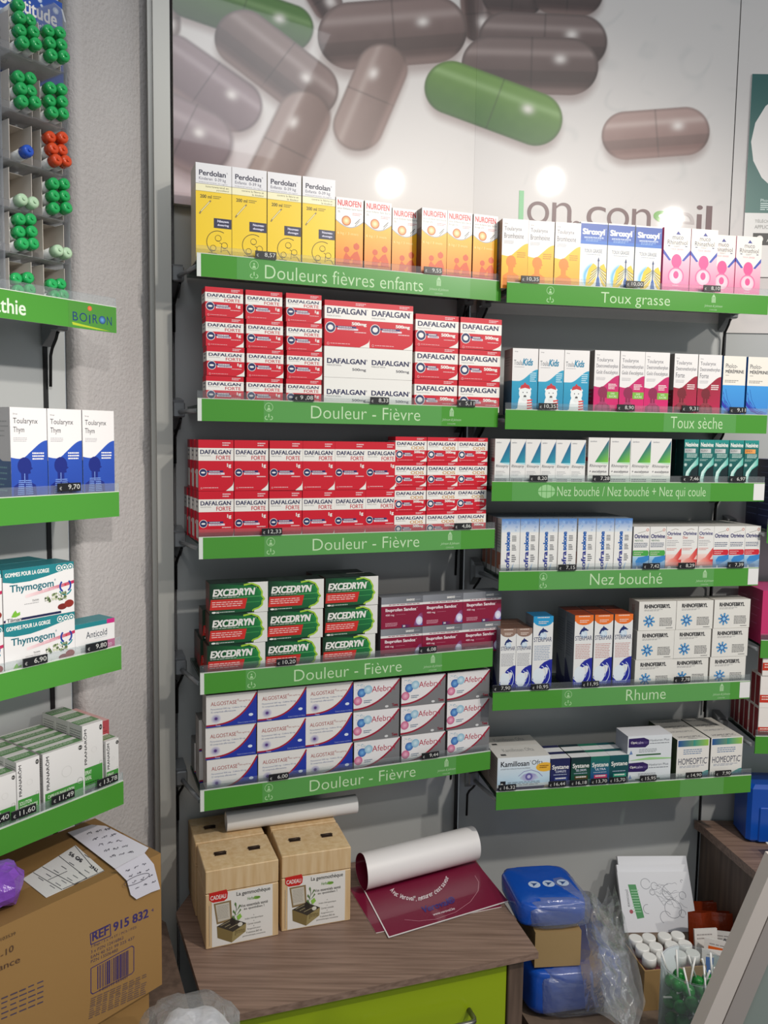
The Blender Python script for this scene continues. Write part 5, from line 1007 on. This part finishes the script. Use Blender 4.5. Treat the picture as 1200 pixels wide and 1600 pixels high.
def blob(mb, o, sx, sy, sz, n=26, m=16, seed=1, amp=.18, fq=3.0, col='#cccccc', mi=0, sharp=1.0, flat=None, sm=True, pw=.72):
    k = len(mb.V); r = random.Random(seed); ph = [(r.uniform(0, 6), r.uniform(0, 6), r.uniform(.6, 1.6), r.uniform(.6, 1.6), r.uniform(-1, 1)) for _ in range(9)]
    for i in range(m + 1):
        a = math.pi * i / m
        for j in range(n):
            b_ = 2 * math.pi * j / n; d = (math.sin(a) * math.cos(b_), math.sin(a) * math.sin(b_), math.cos(a))
            q = sum(abs(math.sin(fq * (p_[2] * d[0] + p_[3] * d[1] + p_[4] * d[2]) + p_[0])) for p_ in ph) / len(ph) - .62
            f_ = 1 + amp * q * sharp; e = lambda c_, s_: math.copysign(abs(c_) ** pw, c_) * s_ * f_
            z_ = e(d[2], sz); z_ = max(z_, -sz * .96) if flat else z_
            mb.V.append((o[0] + e(d[0], sx), o[1] + e(d[1], sy), o[2] + z_))
    for i in range(m):
        for j in range(n):
            q = (j + 1) % n; mb.F.append((k + i * n + j, k + i * n + n + j, k + i * n + n + q, k + i * n + q)); mb.C.append([lin(col)] * 4); mb.M.append(mi); mb.S.append(sm)
PURP = mat('purple_plastic_film', '#8a4fc0', .22, bump=(30, .6, .01), noise=(12, .85))
gx, gy = G(4, 1385, ZK + .03); g = MB(); blob(g, (gx - .012, gy, E + ZK + .031), .040, .036, .031, n=15, m=9, seed=11, amp=.9, fq=2.3, sm=False, pw=.95)
tag(g.build('plastic_bag', PURP), 'crumpled purple plastic bag on the brown carton at photo edge', 'bag')
r = empty('clear_bag', Matrix.Translation((-.262, 1.085, E - .885)), 'clear plastic bag of white tissue packs at the bottom edge before the cabinet', 'bag')
g = MB(); blob(g, (0, 0, 0), .055, .06, .062, seed=8, amp=.35, fq=3); g.build('tissue_pack', mat('white_tissue', '#e8e7ea', .7, bump=(25, .7, .012), noise=(5, .93)), r)
g = MB(); blob(g, (-.006, 0, .004), .072, .074, .076, seed=5, amp=.55, fq=3.6, sm=False); g.build('bag_film', FILM, r)
# ------------------------------------------------------------------ goods on the low base under the right bay
def atY(x, y, Y): r = ray(x, y); return r * Y / r[1]
ZB = -1.10
g = MB()
slab_pts = [(.305, 1.40), (.72, 1.40), (.72, 1.885), (.24, 1.80), (.262, 1.55)]
o = slab('low_base', slab_pts, -E, ZB, mat('base_board', '#7d6a5a', .6, noise=(5, .7), stretch=(2, 14, 2))); tag(o, 'low brown base below the right bay holding packs and boxes', 'plinth')
BLUE = mat('blue_plastic_pack', '#1650b4', .2, bump=(14, .35, .008), noise=(5, .82))
def pack(x, y, z, sx, sy, sz, ang, label, seed, icons=3):
    r = empty('blue_pack', Matrix.Translation((x, y, E + z)) @ Matrix.Rotation(math.radians(ang), 4, 'Z'), label, 'pack', 'blue hygiene packs')
    g = MB(); blob(g, (0, 0, sz), sx, sy, sz, n=48, m=28, seed=seed, amp=.12, fq=3, flat=1, pw=.36); g.build('pack_body', BLUE, r)
    t = MB()
    for k in range(icons):
        cx = sx * (.55 - .42 * k); cy = -sy * .1; n = 18; zt_ = sz * 1.97
        t.face([(cx + .012 * math.cos(a_ * math.pi / 9), cy + .012 * math.sin(a_ * math.pi / 9), zt_ + .0015) for a_ in range(n)], '#b9c6dc')
        for a_ in (.5, 2.4, 4.2): t.face([(cx + .003 * math.cos(a_ + 1.57), cy + .003 * math.sin(a_ + 1.57), zt_ + .002), (cx + .009 * math.cos(a_), cy + .009 * math.sin(a_), zt_ + .002), (cx - .003 * math.cos(a_ + 1.57), cy - .003 * math.sin(a_ + 1.57), zt_ + .002)], '#3a5a9a')
    if icons: t.build('icon_print', PRINT, r)
    g = MB(); blob(g, (sx * .15, -sy * .25, sz * .95), sx * .95, sy * .85, sz * 1.04, n=36, m=20, seed=seed + 9, amp=.2, fq=4, sm=False, flat=1, pw=.42); g.build('wrapper_film', FILM, r)
    return r
pack(.370, 1.570, ZB + .002, .100, .095, .049, 10, 'blue plastic pack with three round icons low beside the cabinet', 4)
x0, y0 = G(832, 1516, -1.0); x1, y1 = G(908, 1511, -1.0)
t = Card(90, 70, 130, '#a08458', '#8a7048', '#94784c'); tag(t.build('flat_carton', MATTP, mw=Matrix.Translation((x1 - .090, y1 - .004, E - 1.0)) @ Matrix.Rotation(math.radians(6), 4, 'Z')), 'plain brown carton between the two blue packs', 'box')
pack(.328, y1 + .082, -.9297, .070, .074, .026, 8, 'blue plastic pack lying on the plain brown carton', 6, 3)
def crumple(g, fn, nu, nv, seed, amp):
    rr = np.random.RandomState(seed); uu, vv = np.meshgrid(np.linspace(0, 1, nu), np.linspace(0, 1, nv)); h = np.zeros_like(uu)
    for k in range(16):
        a = rr.uniform(0, 6.28); f = rr.uniform(1.5, 7); h += (np.abs(((uu * math.cos(a) + vv * math.sin(a)) * f + rr.rand()) % 1 - .5) * 2 - .5) / f ** .8
    h *= amp / np.abs(h).max() * (np.sin(math.pi * np.clip(uu, .02, .98)) * np.sin(math.pi * np.clip(vv, .02, .98))) ** .45
    g.sheet([[fn(uu[i, j], vv[i, j], h[i, j]) for j in range(nu)] for i in range(nv)], sm=False)
g = MB()
for k, (xa, xb, xc, xd, dy) in enumerate(((892, 950, 915, 1000, 0), (906, 960, 930, 1008, -.03))):
    tl_, tr_, bl_, br2 = atY(xa, 1392, 1.64 + dy), atY(xb, 1388, 1.66 + dy), atY(xc, 1580, 1.405 + dy), atY(xd, 1572, 1.405 + dy)
    def fn(u, v, h, tl_=tl_, tr_=tr_, bl_=bl_, br2=br2):
        p_ = (tl_ * (1 - u) + tr_ * u) * (1 - v) + (bl_ * (1 - u) + br2 * u) * v
        p_ = p_ + np.array([h * .6, -h - .045 * math.sin(math.pi * u) - .02 * math.sin(math.pi * v), .4 * h + .012 * math.sin(7 * u)]); p_[2] = max(p_[2], ZB + .002); return (p_[0], p_[1], p_[2] + E)
    crumple(g, fn, 44, 64, 5 + k, .022)
tag(g.build('plastic_wrap', FILM), 'crinkled clear plastic wrap heaped beside the blue packs', 'wrap')
# shrink-wrapped colouring sheets leaning on the wall
bl, br_ = np.array([*G(976, 1458, ZB), ZB]), np.array([*G(1082, 1456, ZB), ZB]); bl[1] += .0; tl, tr = atY(951, 1363, 1.815), atY(1067, 1363, 1.825)
ex = (br_ - bl + tr - tl) / 2; W_ = np.linalg.norm(ex); ex /= W_; ez = (tl + tr - bl - br_) / 2; H_ = np.linalg.norm(ez); ez /= H_; ez = ez - ex * (ex @ ez); ez /= np.linalg.norm(ez); ny = np.cross(ez, ex)
W_ = max(W_, .160)
for k, (sx_, sz_, lb) in enumerate(((0, 0, 'front colouring pad with line drawing and green banner leaning on the wall'), (.004, .012, 'second colouring pad just behind the front one'), (.012, .024, 'rearmost colouring pad leaning on the wall, highest of three'))):
    t = Card(W_ * 1000, H_ * 1000, 9, '#dcdde2', '#c4c6cc', '#cfd1d8')
    if k == 0:
        t.P([(13, 21), (24, 21), (30, 76), (20, 78)], '#2f8a46'); t.L(16, 30, 27, 70, 9, '#9fd0a8', .3); t.T('exocool', 8, 30, 12, 58, '#55555c', rot=1); t.E(13, 66, 2.6, '#a03040')
        rr = random.Random(3); kk = '#8a8c94'
        for (cx, cy, r_) in ((38, 20, 7), (50, 24, 5), (70, 34, 10), (72, 62, 12), (46, 34, 4), (60, 76, 8), (90, 16, 2), (36, 62, 6), (88, 40, 5), (84, 70, 5)): t.O(cx, cy, r_, .7, kk, a0=rr.uniform(0, 120), a1=rr.uniform(260, 420))
        for _ in range(9):
            x, y = rr.uniform(32, 60), rr.uniform(20, 50); p_ = [(x, y)]
            for i in range(9): x += rr.uniform(1, 5); y += rr.uniform(-4, 7); p_.append((min(x, 94), min(y, 92)))
            t.Ln(p_, .5, kk)
    base = bl + sx_ * ex + ny * (.0102 * k + .0025 * (k == 2)) + ez * .0045 * k
    mtx = Matrix(((ex[0], ny[0], ez[0], base[0]), (ex[1], ny[1], ez[1], base[1]), (ex[2], ny[2], ez[2], base[2] + E + .001 + .003 * (k == 2)), (0, 0, 0, 1)))
    if k: t.h += sz_; 
    tt = t if k == 0 else Card(W_ * 1000, (H_ + sz_) * 1000, 9, '#dcdde2', '#c4c6cc', '#cfd1d8')
    tag(tt.build('colouring_pad', GLOSSP, mw=mtx), lb, 'colouring pad', 'colouring pads')
# carton of white-capped bottles
ca = np.array(G(1008, 1504, -1.0)); cb = np.array(G(1096, 1503, -1.0)); an = math.degrees(math.atan2(cb[1] - ca[1], cb[0] - ca[0])) + 6; BW = .128; BD = .100
r = empty('bottle_carton', Matrix.Translation((ca[0], ca[1], E + ZB + .0002)) @ Matrix.Rotation(math.radians(an), 4, 'Z'), 'open brown carton of white capped bottles beneath the colouring pads', 'box')
g = MB(); h_ = .082
for a, c in (((0, 0, 0), (BW, .003, h_)), ((0, BD - .003, 0), (BW, BD, h_)), ((0, .003, 0), (.003, BD - .003, h_)), ((BW - .003, .003, 0), (BW, BD - .003, h_)), ((.003, .003, 0), (BW - .003, BD - .003, .002))): g.box(a, c)
KR = mat('plain_kraft', '#98794c', .75, noise=(8, .9), bump=(70, .1, .002)); g.build('carton_walls', KR, r)
g = MB(); g.box((BW / 2 - .0015, .0035, .0025), (BW / 2 + .0015, BD - .0035, h_)); g.build('divider', KR, r)
bp = None
for k in range(2):
    for i in range(3):
        for j in range(2):
            mw = r.matrix_world @ Matrix.Translation((.0185 + k * .0625 + j * .0285, .020 + i * .0300, .0025)); lb = f'white capped bottle in the {("left", "right")[k]} half of the open carton'
            if bp is None:
                bp = empty('bottle', mw, lb, 'bottle', 'capped bottles in left half')
                g = MB(); g.tube([(0, 0, 0), (0, 0, .068), (0, 0, .072), (0, 0, .080)], .0125, 20, radii=[.0128, .0128, .010, .010]); g.build('bottle_body', mat('bottle_pink', '#d8a0a8', .4, noise=(9, .95)), bp)
                g = MB(); g.tube([(0, 0, .078), (0, 0, .094), (0, 0, .096)], .0138, 24, radii=[.0138, .0138, .0126]); g.build('cap', WHITE, bp)
            else: copy_tree(bp, mw, lb, f'capped bottles in {("left", "right")[k]} half')
# lollipop jar
jx, jy = G(1082, 1600, -1.03); JR = .058
g = MB(); n = 40
jar = empty('lollipop_jar', Matrix.Translation((jx, jy, E + ZB + .0002)), 'clear round jar full of green lollipops at the bottom edge', 'jar')
for rad in (JR, JR - .0022): g.sheet([[(rad * math.cos(2 * math.pi * j / n), rad * math.sin(2 * math.pi * j / n), z_) for j in range(n + 1)] for z_ in (.001, .180)])
g.build('jar_wall', CLEAR, jar)
g = MB(); g.tube([(0, 0, 0), (0, 0, .0025)], JR, n); g.build('jar_base', CLEAR, jar)
g = MB(); g.tube([((JR - .001) * math.cos(2 * math.pi * j / n), (JR - .001) * math.sin(2 * math.pi * j / n), .14) if False else ((JR - .001) * math.cos(2 * math.pi * j / n), (JR - .001) * math.sin(2 * math.pi * j / n), .1805) for j in range(n + 1)], .0016, 8); g.build('jar_rim', ACRYL, jar)
CAND = mat('green_candy_wrap', '#1f8a34', .16, noise=(90, .45), bump=(140, .5, .004)); rr = random.Random(21); lp = None; done = []
for k in range(100):
    for _ in range(60):
        a = rr.uniform(0, 6.28); q = (JR - .018) * math.sqrt(rr.random()); p_ = np.array([q * math.cos(a), q * math.sin(a), .016 + .0185 * (k // 14) + rr.uniform(0, .012)])
        if all(np.linalg.norm(p_ - d) > .0215 for d in done): break
    else: continue
    done.append(p_)
    up = k > 78; d = np.array([rr.uniform(-.5, .5), rr.uniform(-.5, .5), 1.0 if up else rr.uniform(-.1, .5)]); 
    if not up: d[:2] = -p_[:2] / (np.linalg.norm(p_[:2]) + 1e-6) + np.array([rr.uniform(-.4, .4), rr.uniform(-.4, .4)])
    mw = Matrix.Translation((jx + p_[0], jy + p_[1], E + ZB + p_[2])) @ Vector(d).to_track_quat('Z', 'Y').to_matrix().to_4x4()
    if lp is None:
        lp = empty('lollipop', mw, 'green lollipop on white stick heaped in the clear jar', 'lollipop', 'lollipops in the jar')
        g = MB(); g.ball((0, 0, 0), .0118, 14, 10); g.build('candy', CAND, lp); g = MB(); g.tube([(0, 0, .010), (0, 0, .056)], .0017, 8); g.build('stick', WHITE, lp)
    else: copy_tree(lp, mw, 'green lollipop on white stick heaped in the clear jar', 'lollipops in the jar')
# amber bags and white sachets
AMB = mat('amber_bag_film', '#7a2c14', .2, bump=(30, .4, .006), noise=(8, .75))
for k, (x, y, ww, hh, yy, rz, lb) in enumerate(((1082, 1462, .070, .075, 1.80, 2, 'brown see-through bag at the back beside the colouring pads'), (1098, 1472, .068, .066, 1.745, -4, 'wider brown see-through bag in the middle'), (1078, 1486, .052, .080, 1.69, 5, 'small brown see-through bag nearest the bottles'))):
    p_ = atY(x, y, yy); g = MB(); n = 8
    rows = [[(ww * j / n, .007 * math.sin(math.pi * j / n) * s_ * math.sin(math.pi * min(1, (i + .3) / n)) + .003 * math.sin(5 * j / n + k), hh * i / n) for j in range(n + 1)] for s_ in (-1,) for i in range(n + 1)]
    g.sheet(rows, sm=False); g.sheet([[(q[0], -q[1] + .008, q[2]) for q in r_] for r_ in rows], sm=False)
    tag(g.build('amber_bag', AMB, mw=Matrix.Translation((p_[0], p_[1], E + p_[2])) @ Matrix.Rotation(math.radians(rz), 4, 'Z') @ Matrix.Rotation(math.radians(-10), 4, 'X')), lb, 'bag', 'brown bags')
for k, (x, y, ww, hh, yy, rz, c_, lb) in enumerate(((1098, 1503, .095, .066, 1.66, -10, None, 'white sachet with small grey print, rearmost of the sachets'), (1088, 1517, .050, .082, 1.62, 6, None, 'narrow white sachet beside the bottle carton'), (1098, 1520, .100, .070, 1.60, -22, '#e0621c', 'white sachet with orange square'), (1096, 1540, .095, .070, 1.55, -12, '#1d62b8', 'white sachet with blue square'), (1112, 1556, .085, .055, 1.50, -6, None, 'white sachet lying lowest behind the display board'))):
    p_ = atY(x, y, yy); t = Card(ww * 1000, hh * 1000, 5, '#dedad6', '#cfcac4', '#e6e2de'); t.L(10, 12, 80, 30, 2, '#a09a98', .35)
    if k == 0: t.T('Acces', 40, 20, 90, 40, '#5a5a62')
    if c_: t.R(8, 20, 40, 75, c_)
    tag(t.build('sachet', PRINT, mw=Matrix.Translation((p_[0], p_[1], E + p_[2])) @ Matrix.Rotation(math.radians(rz), 4, 'Z') @ Matrix.Rotation(math.radians(-12), 4, 'X')), lb, 'sachet', 'white sachets')
t = Card(120, 22, 170, '#94784c', '#846a40', '#7a6038'); p_ = G(1092, 1530, ZB); tag(t.build('sachet_carton', MATTP, mw=Matrix.Translation((.655, 1.47, E + ZB + .0002)) @ Matrix.Rotation(math.radians(8), 4, 'Z')), 'brown carton under the sachets behind the display board', 'box')

# ------------------------------------------------------------------ right wall unit
zd = -.9045
o = slab('countertop', [(.757, 1.898), (.765, 1.870), (.803, 1.640), (.86, 1.25), (1.5, 1.25), (1.5, 1.900)], zd - .02, zd, WOOD); tag(o, 'oak countertop of the right wall unit under the blue crate', 'countertop')
o = slab('side_cabinet', [(.775, 1.86), (.813, 1.64), (.87, 1.27), (1.48, 1.27), (1.48, 1.895), (.773, 1.895)], -E, zd - .0205, DWOOD); tag(o, 'dark oak cabinet side of the right wall unit', 'cabinet')
p_ = G(1171, 1328, zd); BLC = mat('blue_crate_plastic', '#0f4fb0', .3, noise=(4, .9))
g = MB(); h_ = .135; g.box((0, 0, 0), (.30, .085, h_), bev=.008); g.box((.025, -.003, .004), (.28, .004, h_ - .05), bev=.002)
tag(g.build('blue_crate', BLC, mw=Matrix.Translation((p_[0] + .006, p_[1] + .03, E + zd + .0005)) @ Matrix.Rotation(math.radians(-2), 4, 'Z')), 'blue plastic crate on the right counter at photo edge', 'crate')
for k in range(5):
    c_ = ['#e6e4d8', '#7ab85a', '#e8e6da', '#4a7a3c', '#e8e6e0'][k]; p_ = G(1193 - 1.2 * k, 1345 - 8 * k * 0, zd); t = Card(90, 2.2, 40, c_, c_, c_)
    tag(t.build('leaflet', PRINT, mw=Matrix.Translation((p_[0] + .026 + .004 * (k % 2), p_[1] - .012, E + zd + .0005 + k * .0062 + .0002)) @ Matrix.Rotation(math.radians(-3 + 2 * k), 4, 'Z') @ Matrix.Rotation(math.radians(1.5), 4, 'X')), f'{["cream", "light green", "ivory", "dark green", "white"][k]} leaflet in the pile before the blue crate', 'leaflet', 'leaflets on the right counter')
zD = lambda i: ZT['D'][i] - DROP
for q in range(3): place('blue_box', 'D', .056 + .002 * q, .008 + .0 + .0478 * q if False else .004 + .0488 * 0 + .061 * q if q < 2 else .128, zD(2), f'dark blue carton on the right wall shelf, {ORD[q]} in depth', 'dark blue cartons') if q < 2 else None
for q in range(2): place('pink_box', 'D', .052, .006 + .0606 * q, zD(3), f'pink carton on the right wall shelf, {ORD[q]} in depth, lower left', 'pink cartons')
for q in range(2): place('pink_box', 'D', .1126, .006 + .0606 * q, zD(3), f'pink carton on the right wall shelf, {ORD[q]} in depth, beside first ones', 'pink cartons')
PRD = Card(40, 72, 24, '#efe8e2', '#8c1a22', '#e6ddd4'); PRD.R(0, 60, 100, 84, '#c8341e'); PRD.L(10, 64, 90, 80, 2, '#f0d4c8'); PRD.R(0, 8, 100, 40, '#efe8e2'); PRD.fc = 'L'; PRD.R(0, 0, 100, 100, '#d8cec6'); PRD.R(12, 4, 88, 96, '#8a1620'); PRD.T('DAFALGAN', 40, 25, 64, 75, '#a83a40', rot=1); reg('red_thin', PRD, 'medicine_carton')
for q in range(6):
    for l in range(2 if q < 2 else 1): place('red_thin', 'D', .058 + .001 * (q % 2), .006 + .0244 * q, zD(4) + l * .0724, f'narrow red and white carton, {ORD[q]} in depth, {("lower", "upper")[l]} level, right wall shelf', 'red cartons on the right wall')
place('red_thin', 'D', .0595, .004, zD(4) + 2 * .0724, 'narrow red and white carton topping its stack on the right wall', 'red cartons on the right wall')
# tilted display board in front
P4 = [atY(x, y, .93) for x, y in ((1203, 1338), (1330, 1338), (1210, 1640), (1072, 1640))]
def lerp4(a, b): 
    top_ = P4[0] + (P4[1] - P4[0]) * a; bot = P4[3] + (P4[2] - P4[3]) * a; return top_ + (bot - top_) * b
r = empty('display_board', Matrix.Translation((0, 0, E)), 'white framed glass display board slanting across the bottom corner', 'board')
def strip_(name, a0, a1, m, y0_, y1_, b0=0.0, b1=1.0):
    mb = MB(); q = [lerp4(a0, b0), lerp4(a1, b0), lerp4(a1, b1), lerp4(a0, b1)]; mb.hexa([p_ + np.array([0, y1_, 0]) for p_ in q], [p_ + np.array([0, y0_, 0]) for p_ in q]); return mb.build(name, m, r)
strip_('outer_frame', 0, .20, mat('cream_frame', '#cfc4bc', .45, noise=(4, .96)), -.012, .012)
strip_('gasket', .20, .235, BLACK, -.004, .008)
strip_('inner_frame', .235, .46, mat('grey_frame', '#a39a95', .4, noise=(4, .95)), -.009, .009)
strip_('pane', .46, 1.0, mat('frosted_pane', '#8e9892', .25, noise=(2, .9)), -.004, .004)

# ------------------------------------------------------------------ tube stand on the left wall
zs0 = zs('C', 0)
st = empty('tube_stand', MX('C', 0, 0, zs0 + .0004), 'clear acrylic stand holding cartons of capped tubes, upper left', 'stand')
def rowz(k): return [.2225, .1475, .0690, -.0, 0, 0][k]
Hs = .50
g = MB()
prof = [(.012, 0), (.012, .405), (.020, .425), (.040, .440), (.085, .445), (.085, 0)]
def side(u, name='side_panel'):
    mb = MB(); mb.face([(u, a, c) for a, c in prof]); mb.face([(u + .003, a, c) for a, c in prof][::-1])
    for i in range(len(prof)): j = (i + 1) % len(prof); mb.face([(u, *prof[i]), (u, *prof[j]), (u + .003, *prof[j]), (u + .003, *prof[i])])
    return mb.build(name, ACRYL, st)
side(.126); side(.024); side(-.085)
g = MB(); g.box((-.085, .0852, 0), (.129, .0875, .40)); g.build('back_panel', ACRYL, st)
zr_ = [.0015]
LV = [hit('C', .03, 90, y)[1] for y in (117, 203, 276, 347, 412, 462)]
LV[5] = zs0 + .0022
for k, z_ in enumerate(LV):
    zl = z_ - zs0
    g = MB(); g.box((-.0815, .014, zl - .0022), (.1258, .0850, zl - .0004)); g.box((-.0815, .0125, zl - .0022), (.1258, .0139, zl + .009)); g.build('tray', ACRYL, st)
t = Card(250, 150, 1.5, '#1c4ca8', base=True)
def sg(s_, x0, x1, yt, yb, xr, c, b_=.02):     # photo x extent; height read at the column xr
    uo, zo = SG; ua, ub = hit('C', .1065, x0, yb)[0], hit('C', .1065, x1, yb)[0]; za, zb = hit('C', .1065, xr, yt)[1], hit('C', .1065, xr, yb)[1]
    t.T(s_, (ua - uo) / .25 * 100, (zo + .15 - za) / .15 * 100, (ub - uo) / .25 * 100, (zo + .15 - zb) / .15 * 100, c, b_)
ue, zt_ = hit('C', .1065, 97, 5); SG = (ue - .25, zt_ - .15)
for x, y, r_ in ((87, 17, 5), (62, 0, 4), (4, 20, 7), (65, 9, 2.5), (30, 4, 3)):
    a_, c_ = hit('C', .1065, x, y); t.E((a_ - SG[0]) / .25 * 100, (SG[1] + .15 - c_) / .15 * 100, r_ * .4, '#9ab0d4', '#e8ecf2')
sg('Homéo-attitude', -62, 89, 19, 42, 86, WH, .014); sg('résistant', 52, 90, 42, 52, 76, WH, .01)
# the headline slopes with the sign only by perspective
tag(t.build('sign', PRINT, mw=MX('C', SG[0], .1065, SG[1])), 'blue sign with white lettering behind the tube stand', 'sign')
CG, CO, CBL = capmat('green_tube_cap', '#2fc068'), capmat('orange_tube_cap', '#f0562a'), capmat('blue_tube_cap', '#2f62d8')
CW = capmat('pale_tube_cap', '#cdeec8')
KB = mat('pale_grey_card', '#cfc7bd', .7, noise=(6, .95)); protos = {}
def tbox(u, z, label):
    r = empty('tube_carton', MX('C', u, .022, z), label, 'box', 'small tube cartons'); w_, h_, d_ = .0345, .0560, .058; g = MB()
    for a, c in (((0, 0, 0), (w_, d_, .0007)), ((0, 0, .0009), (.0007, d_, h_)), ((w_ - .0007, 0, .0009), (w_, d_, h_)), ((.0009, d_ - .0007, .0009), (w_ - .0009, d_, h_)), ((.0009, d_ * .35, h_ - .0007), (w_ - .0009, d_ - .001, h_))): g.box(a, c)
    g.build('carton_shell', KB, r)
    t = Card(58, 66, 1, base=False); t.fc = 'L'; t.w, t.h, t.d = .0345, .0560, .058; rr_ = random.Random(int(z * 1e4)); 
    for q in range(2):
        x = 30 + 30 * q; p_ = []
        for i in range(8): p_.append((x + rr_.uniform(-6, 6), 22 + i * 7))
        t.Ln(p_, .8, '#6a6660')
    t.build('pen_mark', PRINT, r)
def tube(u, v, z, m, label, grp):
    mw = MX('C', u, v, z, 0, 90 - 0)         # axis along -v (out of the box)
    mw = MX('C', u, v, z) @ Matrix.Rotation(math.radians(-6), 4, 'X')
    if m.name in protos: return copy_tree(protos[m.name], mw, label, grp)
    r = empty('pill_tube', mw, label, 'tube', grp); g = MB(); g.tube([(0, .032, 0), (0, -.012, 0)], .0076, 14); g.build('tube_body', TUBEW, r)
    g = MB(); g.tube([(0, -.0118, 0), (0, -.021, 0), (0, -.0245, 0), (0, -.0258, 0)], .0084, 16, radii=[.0084, .0084, .0076, .005], caps=True); g.tube([(0, -.0252, 0), (0, -.0278, 0)], .0022, 8); g.build('cap', m, r); protos[m.name] = r; return r
LAY = [(CG, 7, CG, 6), (CG, 6, CG, 6), (CBL, 1, CO, 6), (CW, 2, CG, 6), (CG, 6, CW, 2), (CG, 4, CG, 4)]
LN = ['top', 'second', 'third', 'fourth', 'fifth', 'lowest']
for k, z_ in enumerate(LV):
    for c_, px_ in enumerate((14, 74)):
        m, n = LAY[k][c_ * 2:c_ * 2 + 2]; u = U('C', px_ + (1 if c_ else 0) * min(k, 2) * .5, .022, z_ + .03); side_ = ('left', 'right')[c_]
        u = min(max(u, .0278), .0905) if c_ == 0 or True else u
        tbox(u, z_ + .0003, f'small open card carton on the {LN[k]} tray, {side_} column of tube stand')
        for q in range(n):
            a = q % 2; b_ = q // 2; cn = {CG: 'green', CO: 'orange', CBL: 'blue', CW: 'pale green'}[m]
            tube(u + .0088 + .0169 * a + (0 if n > 1 else .004), .030 + random.uniform(-.005, .003) + (-.006 if b_ == 0 else 0) + (.009 if k == 5 else 0), z_ + .0096 + .0171 * b_ + (.0035 if a and n > 2 else 0), m, f'{cn} capped tube in the {LN[k]} {side_} carton of the tube stand', f'tubes in the {LN[k]} {side_} carton')
